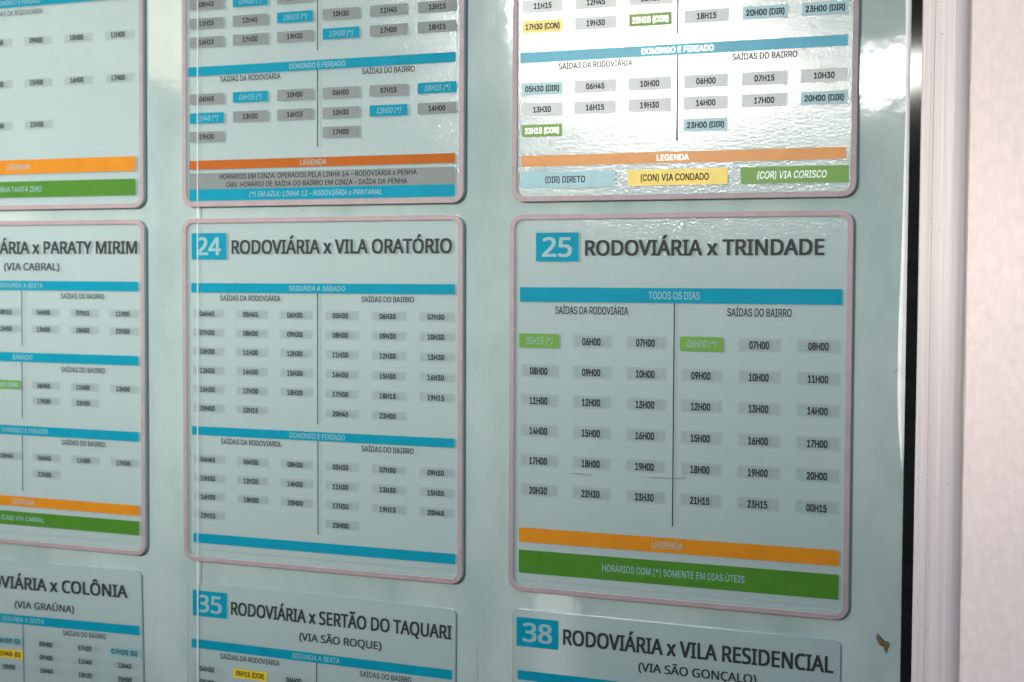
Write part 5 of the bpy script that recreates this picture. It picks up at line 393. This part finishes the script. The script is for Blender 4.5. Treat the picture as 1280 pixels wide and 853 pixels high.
def lettering(name, body, x, zc, w, cap, mat, parent, y, bold=0.02, shear=0.0, font=None):
    font = font or GROTESK
    gl = letters(font, body)
    allx = [p[0] for vs, fs in gl for p in vs]
    x0, x1 = min(allx), max(allx)
    b = bold * 500
    sx = w / (x1 - x0 + 2 * b); sz = cap / (CAP[id(font)] + 1.2 * b)
    left = x - w / 2
    offs = [(0, 0)] if not bold else [(-b, -.6 * b), (b, -.6 * b), (-b, .6 * b), (b, .6 * b), (0, 0), (-b, 0), (b, 0)]
    V, F = [], []
    for k, (dx, dz) in enumerate(offs):                 # heavier weights: the same stroke laid several times, slightly shifted
        for vs, fs in gl:
            n = len(V)
            for px_, py_ in vs:
                V.append(((left + (px_ - x0 + b + dx + shear * py_) * sx) * MM, -(y + 0.004 * k) * MM, (zc - cap / 2 + (py_ + dz + .6 * b) * sz) * MM))
            F += [[n + i for i in f] for f in fs]
    me = bpy.data.meshes.new(name)
    me.from_pydata(V, [], F)
    return link(name, me, mat, parent)

# ------------------------------------------------------------------ pavement, and unseen shapes added to steer light and reflections
DEPTH = 3.8                      # the timetables stand this far (mm) in front of the glass board
g = bmesh.new(); box(g, -60, 60, -90, 6, -0.2, 0)
tag(obj('ground', g, 'paving'), kind='structure')

bm = bmesh.new()                  # unseen wooded skyline, added and shaped to block sun and bound the glare
prof = []
xs = [-40 + 0.4 * i for i in range(220)]
def ridge(x):
    h = 3.62 + 0.3 * noise.noise((x * 0.35, 3.1, 0)) + 0.22 * noise.noise((x * 1.9, 7.7, 0)) + max(0, (x + 3.6) * 0.22)
    if x < -7.7: h += max(1.1, min(4.6, (-7.7 - x) * 4.0) - max(0, (-10.4 - x) * 1.5)) + 0.7 * noise.noise((x * 0.6, 1.3, 0))
    return h
rows = []
for x in xs:
    h = ridge(x)
    rows.append([bm.verts.new((x, -18 + yy + 0.3 * noise.noise((x, zz * 3, 5)), zz * h)) for yy, zz in ((2.5, -0.02), (1.6, 0.35), (0.9, 0.65), (0.3, 0.88), (0, 1), (-3, 0.9), (-6, -0.02))])
for a, b in zip(rows, rows[1:]):
    for i in range(6): bm.faces.new((a[i], b[i], b[i + 1], a[i + 1]))
tag(obj('skyline_blocker', bm, 'blocker_green'), kind='structure')

bm = bmesh.new()  # unseen wall added to shade the lower sheets; slits let floor glints through
for x0, x1 in ((-7.0, -1.74), (-1.42, -0.74), (-0.52, 6.0)): box(bm, x0, x1, -2.75, -2.5, 0, 1.05)
box(bm, -7.0, 6.0, -2.75, -2.5, 1.05, 1.87)
tag(obj('low_sun_blocker', bm, 'blocker'), kind='structure')

bm = bmesh.new(); box(bm, -0.61, 1.2, -6.0, -2.6, 2.62, 2.80); box(bm, -6.0, -0.62, -2.4, -1.1, 2.66, 2.78)  # unseen slabs added: one edges the glare, the other blocks overhead sky
tag(obj('sky_blocker', bm, 'blocker'), kind='structure')

# ------------------------------------------------------------------ notice board, frame post, wall
YB = DEPTH * MM
bm = bmesh.new(); box(bm, -1.2, 0.6645, YB, YB + 0.008, Z0 - 0.75, Z0 + 1.0)
tag(obj('notice_board', bm, 'board'), 'pale green glass notice board behind all the timetables', 'notice board')

nb = bpy.data.objects['notice_board']
def scuff(name, mat, cx, cz, pts, y=0.25):
    bm = bmesh.new()
    bm.faces.new([bm.verts.new(((cx + x) * MM, YB - y * MM, Z0 + (cz + zz) * MM)) for x, zz in pts])
    obj(name, bm, mat, nb)
def blob(r, n=9, sx=1.0): return [(r * sx * random.uniform(0.6, 1.1) * math.cos(6.283 * i / n), r * random.uniform(0.6, 1.1) * math.sin(6.283 * i / n)) for i in range(n)]
def streak(dx, dz, w): return [(0, 0), (dx * .5 - w * .3, dz * .5 + w), (dx, dz), (dx * .5 + w * .3, dz * .5 - w * .2)]
for cx, cz, dx, dz in ((301.5, -70, 0.5, 16), (302.3, -92, -0.4, 26), (-30, 425, 4, -12), (-29, 236, 2, 6), (610, 62, 7, -3), (617, 59, 5, 1), (114, 331, 10, 3), (122, 326, 6, 4), (262, 329, 9, -2), (-60, -30, 5, -9), (-57, -28, 8, 4), (620, -25, 3, -5), (655, 195, 6, 5)):
    scuff('scratch', 'scratch', cx, cz, streak(dx, dz, 0.6))
for i in range(48):
    scuff('speck', 'scratch', random.choice((-25, 311, 650)) + random.uniform(-15, 12), random.uniform(-110, 480), blob(random.uniform(0.25, 0.6), 6))

post = empty('frame_post', (0.69, 0.02, Z0 - 0.75), 'off white painted upright of the board frame between black seal and plaster wall', 'frame')
px, pz = 0.69, Z0 - 0.75
prof = [(674.8, 24), (674.8, -8.8), (675.8, -10), (684, -10.2), (684.6, -9.8), (692, -10.0), (699.5, -10.0)]
for k in range(1, 8):
    a = R(90 * k / 7)
    prof.append((699.5 + 9 * math.sin(a), -1 - 9 * math.cos(a)))
prof.append((708.5, 24))
bm = bmesh.new()
zs = [i * 0.05 for i in range(36)]
rings = []
for z in zs:
    rings.append([bm.verts.new((x * MM - px + 0.0002 * noise.noise((x * 0.05, z * 6, 1)), y * MM - 0.02, z)) for x, y in prof])
for a, b in zip(rings, rings[1:]):
    for i in range(len(prof) - 1): bm.faces.new((a[i], a[i + 1], b[i + 1], b[i]))
o = obj('upright', bm, 'jamb', post)
for f in o.data.polygons: f.use_smooth = False
bm = bmesh.new(); box(bm, 0.6650 - px, 0.6747 - px, YB - 0.0022 - 0.02, YB + 0.003 - 0.02, 0, 1.75)
obj('gasket', bm, 'gasket', post)
bm = bmesh.new()                                     # uneven bead of white sealant on the glass, fading out half way down
pts = [(1.0, 659.6, 665.0), (0.477, 660.3, 665.0), (0.40, 661.5, 664.9), (0.299, 660.3, 664.8), (0.22, 658.8, 664.8), (0.175, 659.0, 664.9), (0.15, 660.4, 664.9), (0.13, 662.2, 664.9), (0.117, 664.4, 664.9)]
fine = []
for (z0, a0, b0), (z1, a1, b1) in zip(pts, pts[1:]):
    for k in range(6):
        t = k / 6
        fine.append((z0 + (z1 - z0) * t, a0 + (a1 - a0) * t + 0.25 * noise.noise((z0 * 40 + t * 2, 2, 0)), b0 + (b1 - b0) * t))
fine.append(pts[-1])
prev = None
for z, a, b in fine:
    r = [bm.verts.new((a * MM - px, YB - 0.0002 - 0.02, z + 0.75)), bm.verts.new(((a + b) / 2 * MM - px, YB - 0.0014 - 0.02, z + 0.75)), bm.verts.new((b * MM - px, YB - 0.0003 - 0.02, z + 0.75))]
    if prev:
        for i in range(2): bm.faces.new((prev[i], prev[i + 1], r[i + 1], r[i]))
    prev = r
obj('sealant_bead', bm, 'sealant', post)

for i in range(16):                                   # little pits and chips in the paint
    cx, cz = random.uniform(678, 702), random.uniform(-120, 480)
    r = random.uniform(0.25, 0.6)
    bm = bmesh.new()
    bm.faces.new([bm.verts.new(((cx + x) * MM - px, -0.0106 - 0.02, Z0 - pz + (cz + zz) * MM)) for x, zz in blob(r, 7, 1.3)])
    obj('paint_chip', bm, 'scratch', post)

bm = bmesh.new()
prev = None
for i in range(90):
    z = i * 1.75 / 89
    w = 1.6 + 1.3 * noise.noise((z * 14, 4.2, 0)) + 0.8 * noise.noise((z * 60, 9.2, 0))
    r = [bm.verts.new((0.7083 - px, -0.0016 - 0.02, z)), bm.verts.new((0.7083 + max(0.3, w) * MM - px, -0.0003 - 0.02, z))]
    if prev: bm.faces.new((prev[0], prev[1], r[1], r[0]))
    prev = r
obj('caulk_line', bm, 'caulk', post)

bm = bmesh.new(); box(bm, 0.7080, 2.4, 0.0, 0.12, 0, 3.2)
tag(obj('wall', bm, 'wall'), 'pinkish white rough plaster wall right of the frame upright', 'wall')

bm = bmesh.new()
box(bm, 0.0098, 0.0113, -0.0008, 0.0, 0, 1.7)
e = obj('glass_door_edge', bm, 'glass_edge')
e.location = (0, 0, Z0 - 0.75)
e.rotation_euler = (0, R(0.2), 0)
tag(e, 'thin pale vertical glass edge running down past the left side of timetable 24', 'glass edge')

# ------------------------------------------------------------------ timetables
W, H = 286.8, 320.0
COLS = (24.6, 72.2, 119.7, 167.2, 215.2, 262.8)
Y_CELL, Y_TEXT, Y_FILM, Y_BACK = 0.05, 0.10, 0.0, -3.3     # mm towards the viewer, relative to the print

def ring(bm, outer, inner, y_front, y_back):
    n = len(outer)
    def loop(pts, y): return [bm.verts.new((x * MM, -y * MM, z * MM)) for x, z in pts]
    ob, of, inf, ib = loop(outer, y_back), loop(outer, y_front), loop(inner, y_front), loop(inner, y_back)
    for k in range(n):
        j = (k + 1) % n
        f = bm.faces.new((of[k], of[j], inf[j], inf[k])); f.material_index = 0
        f = bm.faces.new((ob[k], ob[j], of[j], of[k])); f.material_index = 1
        f = bm.faces.new((inf[k], inf[j], ib[j], ib[k])); f.material_index = 1

class Table:
    def __init__(s, ix, iy, label, rot=0.0, framed=True, film='film', drop=0.0):
        deep = DEPTH if framed else 2.6                       # the unframed sheets lie closer to the glass
        s.back = -(deep - 0.5)
        s.root = empty('bus_timetable', P((ix, iy, deep - DEPTH)), label, 'timetable', 'bus timetables on the notice board')
        s.root.rotation_euler = (0, R(-rot), 0)
        if framed:
            bm = bmesh.new()
            ring(bm, rrect(-2.3, W + 2.3, -2.3, H + 2.3, 11), rrect(2.3, W - 2.3, 2.3, H - 2.3, 7), 1.2, -DEPTH + 0.1)
            f = obj('frame', bm, ['pink', 'edge'], s.root)
            mod = f.modifiers.new('bevel', 'BEVEL'); mod.width = 0.0005; mod.segments = 2; mod.limit_method = 'ANGLE'
            x0, x1, z0, z1 = 2.2, W - 2.2, 2.2, H - 2.2
            rr = 7
        else:
            x0, x1, z0, z1 = 2.0, W - 3.0, drop - H, drop
            rr = 5
            bm = bmesh.new()
            ring(bm, rrect(x0 - 0.35, x1 + 0.35, z0 - 0.35, z1 + 0.35, rr), rrect(x0, x1, z0, z1, rr), -0.5, -deep + 0.1)
            obj('rim', bm, ['rim', 'edge'], s.root)
        for name, y, m in (('backing_sheet', s.back, 'sheet'), ('clear_cover', Y_FILM, film)):
            bm = bmesh.new()
            bm.faces.new([bm.verts.new((x * MM, -y * MM, z * MM)) for x, z in rrect(x0, x1, z0, z1, rr)])
            obj(name, bm, m, s.root)
    def number(s, n, x0, x1, z0, z1):
        b = obj('number_box', rect_mesh(x0, x1, z0, z1, Y_CELL), 'blue', s.root)
        if n: lettering('number', n, (x0 + x1) / 2, (z0 + z1) / 2, (x1 - x0) * 0.70, 16.5, 'white', b, Y_TEXT, 0.02, font=HUMANIST)
    def title(s, t, x0, x1, zb, cap=13.0):
        lettering('title', t, (x0 + x1) / 2, zb + cap / 2, x1 - x0, cap, 'charcoal', s.root, Y_TEXT, 0.026, font=HUMANIST)
    def subtitle(s, t, x0, x1, zc, cap=7.2):
        lettering('subtitle', t, (x0 + x1) / 2, zc, x1 - x0, cap, 'charcoal', s.root, Y_TEXT, 0.02, font=HUMANIST)
    def bar(s, z0, z1, mat='blue', text=None, tx=143, tw=58, cap=4.6, x0=7, x1=281, ink='white', bold=0.005, shear=0):
        b = obj('heading_bar', rect_mesh(x0, x1, z0, z1, Y_CELL), mat, s.root)
        if text: lettering('heading', text, tx, (z0 + z1) / 2, tw, cap, ink, b, Y_TEXT, bold, shear)
        return b
    def heads(s, zc, cap=5.0, left=True, right=True):
        if left: lettering('column_heading', 'SAÍDAS DA RODOVIÁRIA', 72, zc, 65, cap, 'black', s.root, Y_TEXT, 0.012)
        if right: lettering('column_heading', 'SAÍDAS DO BAIRRO', 215, zc, 52.5, cap, 'black', s.root, Y_TEXT, 0.012)
    def rule(s, z0, z1, x=143.8):
        obj('centre_rule', rect_mesh(x - 0.5, x + 0.5, z0, z1, Y_CELL), 'black', s.root)
    def time(s, c, z, t, cell='pale_grey', w=36.4, h=8.6, cap=4.8, tw=None, ink='black', bold=0.032, shear=0.0):
        x = COLS[c] if isinstance(c, int) else c
        if tw is None: tw = 16.3 if len(t) == 5 else (24 if '*' in t else 31)
        if cell == 'pale_grey': b = soft_patch(x - w / 2, x + w / 2, z - h / 2, z + h / 2, s.back + 0.1, 'time_cell', s.root)      # the faint boxes are printed on the sheet behind
        else: b = obj('time_cell', rect_mesh(x - w / 2, x + w / 2, z - h / 2, z + h / 2, Y_CELL, 0.1), cell, s.root)
        lettering('departure_time', t, x, z, tw, cap, ink, b, Y_TEXT, bold, shear)
    def rows(s, z, *times, **kw):
        for i, t in enumerate(times):
            if not t: continue
            k = dict(kw)
            if isinstance(t, tuple): t, mat = t[0], t[1]; k['cell'] = mat; k['ink'] = (kw.get('pale', 'white') if mat in ('blue', 'green', 'lime') else 'black')
            if '*' in t: k['shear'] = 0.25; k['bold'] = 0.0
            k.pop('pale', None)
            s.time(i, z, t, **k)
    def mark(s, name, pts, mat, y=0.2):
        bm = bmesh.new()
        bm.faces.new([bm.verts.new((x * MM, -y * MM, z * MM)) for x, z in pts])
        obj(name, bm, mat, s.root)

PX, PY = 335.3, 334.0
# --- 24
t = Table(0, 0, 'timetable 24 RODOVIÁRIA x VILA ORATÓRIO in a pink frame', 0.15)
t.number('24', 7.7, 46.3, 283.7, 308.5)
t.title('RODOVIÁRIA x VILA ORATÓRIO', 52.1, 278.2, 288.6)
t.bar(252.6, 261.6, 'blue', 'SEGUNDA A SÁBADO')
t.heads(247.8)
t.rule(133.2, 252.6)
for z, r in ((232.6, '04H45 05H45 06H30 05H30 06H30 07H30'), (215.0, '07H30 08H30 09H30 08H30 09H30 10H30'), (197.2, '10H30 11H30 12H30 11H30 12H30 13H30'),
             (179.2, '13H30 14H30 15H30 14H30 15H30 16H30'), (161.4, '16H30 17H30 18H30 17H30 18H15 19H15')):
    t.rows(z, *r.split())
t.rows(143.5, '20H00', '22H15', None, '20H45', '23H00')
t.bar(118.0, 126.2, 'blue', 'DOMINGO E FERIADO')
t.heads(113.2)
t.rule(32.1, 118.0)
for z, r in ((95.0, '04H45 06H30 08H30 05H30 07H30 09H30'), (77.1, '10H30 12H30 14H30 11H30 13H30 15H30'), (59.5, '16H30 18H30 20H00 17H30 19H15 20H45')):
    t.rows(z, *r.split())
t.rows(41.8, '22H15', None, None, '23H00')
t.bar(15.2, 24.4, 'blue', x0=8, x1=282)
t.bar(9.0, 9.4, 'rim', x0=8, x1=282)
# --- 25
t = Table(PX, 0, 'timetable 25 RODOVIÁRIA x TRINDADE in a pink frame', 0.1)
t.number('25', 21.6, 60.1, 282.1, 306.6)
t.title('RODOVIÁRIA x TRINDADE', 66.0, 266.6, 286.9)
t.bar(247.8, 260.2, 'blue', 'TODOS OS DIAS', 144, 43.5, 6.2)
t.heads(240.9, 6.4)
t.rule(62.9, 247.8, 144.3)
k = dict(h=12.0, cap=6.2)
t.rows(214.6, ('05H15 (*)', 'lime'), '06H00', '07H00', ('06H00 (*)', 'lime'), '07H00', '08H00', **k)
for z, r in ((188.6, '08H00 09H00 10H00 09H00 10H00 11H00'), (163.2, '11H00 12H00 13H00 12H00 13H00 14H00'), (137.2, '14H00 15H00 16H00 15H00 16H00 17H00'),
             (111.4, '17H00 18H00 19H00 18H00 19H00 20H00'), (85.8, '20H30 22H30 23H30 21H15 23H15 00H15')):
    t.rows(z, *r.split(), **k)
t.bar(40.6, 53.2, 'orange', 'LEGENDA', 140, 27, 5.8)
t.bar(13.8, 33.8, 'green', 'HORÁRIOS COM (*) SOMENTE EM DIAS ÚTEIS', 144.3, 122, 5.8)
t.bar(7.6, 7.9, 'rim', x0=8, x1=282)
t.mark('scratch', [(52, 102.6), (60, 102.0), (72, 101.7), (73.5, 102.0), (72, 102.5), (60, 102.7)], 'scratch')
t.mark('scratch', [(122.5, 102.4), (153.5, 103.2), (153.5, 103.8), (122.5, 102.9)], 'scratch')
t.mark('scratch', [(153.2, 103.2), (153.8, 103.2), (154.0, 110), (153.6, 110)], 'scratch')
t.mark('air_bubble', [(150 + 1.5 * math.cos(a), 312.5 + 1.5 * math.sin(a)) for a in [R(30 * i) for i in range(12)]], 'bubble')
# --- 14
t = Table(-0.3, PY + 1.4, 'timetable with grey and blue time cells above timetable 24')
dz = -1.4 - PY
def z(v): return v + dz
G = 'grey'
k = dict(h=9.8, w=37.5, cell=G)
t.rows(z(521.5), '08H45', ('09H00 (*)', 'blue'), '11H00', **k)
t.rows(z(504.0), '11H15', '12H45', ('15H15 (*)', 'blue'), '10H30', '11H45', '13H15', **k)
t.rows(z(486.5), '16H15', '17H30', '19H30', ('15H30 (*)', 'blue'), '17H00', '18H15', **k)
t.rule(z(472.5), z(540), 143.4)
t.bar(z(455.2), z(463.8), 'blue', 'DOMINGO E FERIADO', x0=4.2, x1=280.5)
t.heads(z(451.3))
t.rows(z(433.7), '06H45', ('08H15 (*)', 'blue'), '10H00', '06H00', '07H15', ('08H15 (*)', 'blue'), **k)
t.rows(z(415.9), ('11H45 (*)', 'blue'), '13H30', '16H15', '10H30', ('12H00 (*)', 'blue'), '14H00', **k)
t.rows(z(398.5), '19H30', None, None, '17H00', **k)
t.rule(z(385.5), z(455.2), 143.4)
t.bar(z(368.0), z(376.4), 'rust', 'LEGENDA', 139, 27, 4.6, 5, 280.3)
b = t.bar(z(349.6), z(364.6), 'grey', x0=5, x1=280.3)
lettering('legend_text', 'HORÁRIOS EM CINZA: OPERADOS PELA LINHA 14 – RODOVIÁRIA x PENHA', 141, z(360.9), 205, 4.6, 'black', b, Y_TEXT, 0.012)
lettering('legend_text', 'OBS: HORÁRIO DE SAÍDA DO BAIRRO EM CINZA – SAÍDA DA PENHA', 140, z(353.4), 188, 4.6, 'black', b, Y_TEXT, 0.012)
t.bar(z(338.8), z(349.5), 'blue', '(*) EM AZUL: LINHA 13 – RODOVIÁRIA x PANTANAL', 140, 138, 4.8, 5, 280.3, shear=0.2)
# --- 15
t = Table(PX + 1.2, PY + 1.4, 'brightly glaring timetable with DIR, CON and COR legend above timetable 25')
k = dict(h=10.2, cap=5.0, cell='light_grey', pale='glare_white')
t.rows(z(498.3), '11H15', '12H45', '15H15', **k)
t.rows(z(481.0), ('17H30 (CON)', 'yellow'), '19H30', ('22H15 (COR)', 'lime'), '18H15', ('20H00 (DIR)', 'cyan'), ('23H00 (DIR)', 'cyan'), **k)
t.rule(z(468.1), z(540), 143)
t.bar(z(450.8), z(459.5), 'glare_blue', 'DOMINGO E FERIADO', 143, 61, 4.8, 4.6, 280.9, 'glare_white', 0.015)
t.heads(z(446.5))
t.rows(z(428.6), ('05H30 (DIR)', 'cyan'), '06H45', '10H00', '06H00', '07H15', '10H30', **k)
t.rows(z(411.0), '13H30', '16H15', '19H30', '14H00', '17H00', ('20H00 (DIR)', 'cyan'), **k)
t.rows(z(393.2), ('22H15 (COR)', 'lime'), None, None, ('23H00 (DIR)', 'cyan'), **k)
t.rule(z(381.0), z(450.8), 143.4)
t.bar(z(362.9), z(372.2), 'orange', 'LEGENDA', 140, 27, 4.8, 5.8, 280.4, 'glare_white', 0.012)
for x0, x1, m, s_, w, ik in ((6, 90, 'cyan', '(DIR) DIRETO', 36, 'black'), (101.3, 186, 'yellow', '(CON) VIA CONDADO', 58, 'black'), (196.8, 283, 'lime', '(COR) VIA CORISCO', 55, 'glare_white')):
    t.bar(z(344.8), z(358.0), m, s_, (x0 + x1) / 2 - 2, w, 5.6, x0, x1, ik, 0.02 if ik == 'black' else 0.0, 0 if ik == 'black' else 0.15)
# --- middle left
t = Table(-PX, 0, 'timetable RODOVIÁRIA x PARATY MIRIM (VIA CABRAL), cut off at the left', 0.0)
t.number(None, 7.7, 46.3, 283.7, 308.5)
t.title('RODOVIÁRIA x PARATY MIRIM', 52.0, 280.2, 289.2, 12.4)
t.subtitle('(VIA CABRAL)', 118.8, 187.6, 276.6)
t.bar(253.2, 262.5, 'blue', 'SEGUNDA A SEXTA', 140, 53.6)
t.heads(247.9)
t.rule(198.1, 253.2, 140.7)
t.rows(231.3, None, None, '08H15', '06H00', '07H15', '11H00')
t.rows(214.5, None, None, '12H00', '13H00', '18H00', '22H30')
t.bar(181.7, 191.0, 'blue', 'SÁBADO', 141, 25)
t.heads(175.6)
t.rule(124.8, 181.7, 140.3)
t.rows(158.5, None, None, ('07H15 (CAB)', 'lime'), '06H45', '11H00', '13H00')
t.rows(143.0, None, None, None, '17H30', '22H30')
t.bar(108.2, 117.6, 'blue', 'DOMINGO E FERIADO', 143, 57)
t.heads(103.5)
t.rule(52.2, 108.2, 140.1)
t.rows(86.5, None, None, '10H45', '06H45', '11H00', '17H30')
t.rows(70.0, None, None, None, '22H30')
t.bar(36.2, 46.2, 'orange', 'LEGENDA', 140.5, 28)
t.bar(17.2, 30.9, 'green', '(CAB) VIA CABRAL', 139.5, 54, 4.6)
t.bar(9.5, 9.8, 'rim', x0=8, x1=282)
# --- top left
t = Table(-PX - 0.6, PY + 1.4, 'timetable with a LINHA TARIFA ZERO legend, top left corner of the picture')
k = dict(h=9.5, cap=5.2)
t.bar(z(533.2), z(543), 'blue', 'DOMINGO E FERIADO', 140, 54)
lettering('column_heading', 'SAÍDAS DA RODOVIÁRIA', 137, z(527.6), 66, 5.0, 'black', t.root, Y_TEXT, 0.005)
for zz, r in ((499.3, ('08H00', '09H00', '10H00', '11H00')), (458.2, ('14H00', '15H00', '16H00', '17H00')), (417.0, ('20H00', '21H30'))):
    for i, s_ in enumerate(r): t.time(112.5 + 49 * i, z(zz), s_, **k)
t.bar(z(368.5), z(382.6), 'orange', 'LEGENDA', 138.5, 29, 5.0, 6, 279.3)
t.bar(z(345.4), z(361.2), 'green', 'LINHA TARIFA ZERO', 138.5, 57, 5.4, 6, 279.3)
# --- unframed bottom sheets
t = Table(-PX - 2.8, -1.0, 'unframed timetable RODOVIÁRIA x COLÔNIA (VIA GRAÚNA), bottom left corner', 1.1, False, 'film_smooth', -22.8)
t.number(None, 14, 52, -54.5, -30)
t.title('RODOVIÁRIA x COLÔNIA', 62.0, 268.0, -49.7, 12.6)
t.subtitle('(VIA GRAÚNA)', 129.1, 203.2, -62.9 - 2.4, 7.0)
t.bar(-85.2, -76.0, 'blue', 'SEGUNDA A SEXTA', 139, 53)
t.heads(-89.6)
t.rule(-330, -85.2, 138.9)
t.rows(-103.3, None, None, ('06H20 (G)', 'cyan'), '05H00', '07H20', ('07H20 (G)', 'cyan'))
t.rows(-116.6, None, None, ('11H40 (S)', 'yellow'), '09H00', '11H40', '13H40')
t.rows(-130.0, None, None, '18H00', '16H40', '18H20', '20H00')
t = Table(-2.0, -1.0, 'unframed timetable 35 RODOVIÁRIA x SERTÃO DO TAQUARI below timetable 24', -0.25, False, 'film_smooth', -22.9)
t.number('35', 8.3, 46.8, -54.1, -29.5)
t.title('RODOVIÁRIA x SERTÃO DO TAQUARI', 51.3, 280.3, -49.4, 12.4)
t.subtitle('(VIA SÃO ROQUE)', 125.4, 210.9, -62.4, 7.2)
t.bar(-85.2, -76.5, 'blue', 'SEGUNDA A SEXTA', 143, 50)
t.heads(-90.0)
t.rule(-330, -85.2, 144)
t.rows(-104.4, '04H30', ('05H15 (CCR)', 'yellow'), '06H00')
t.rows(-117.0, '09H00')
t = Table(PX - 1.0, -1.0, 'unframed timetable 38 RODOVIÁRIA x VILA RESIDENCIAL below timetable 25', 0.0, False, 'film_smooth', -18.2)
t.number('38', 5.8, 44.7, -49.6, -24.2)
t.title('RODOVIÁRIA x VILA RESIDENCIAL', 48.9, 278.8, -44.4, 13.4)
t.subtitle('(VIA SÃO GONÇALO)', 116.5, 216.9, -56.2, 7.4)
t.bar(-79.0, -70.7, 'blue')

# ------------------------------------------------------------------ small litter
bm = bmesh.new()
pts = [(0, 9), (2.5, 7.2), (4.2, 5.0), (6.5, 3.4), (9, 3.2), (9.6, 0.4), (8.4, -2.0), (7.2, -6.0), (6.4, -3.2), (4.6, -0.8), (2.0, 0.6), (0.6, 3.0), (-0.8, 5.0)]
top = [bm.verts.new((x * MM, -(1.0 + 1.6 * noise.noise((x * 0.5, zz * 0.5, 2))) * MM, zz * MM)) for x, zz in pts]
c = bm.verts.new((4.2 * MM, -3.2 * MM, 2.6 * MM))
for i in range(len(top)): bm.faces.new((top[i], top[(i + 1) % len(top)], c))
e = bmesh.ops.extrude_face_region(bm, geom=bm.faces[:])
for v in [g_ for g_ in e['geom'] if isinstance(g_, bmesh.types.BMVert)]: v.co.y += 0.0006
o = obj('dead_leaf', bm, 'leaf')
o.location = P((646.5, -19.5, -DEPTH))
tag(o, 'small curled brown leaf scrap stuck on the glass near the black seal', 'leaf')
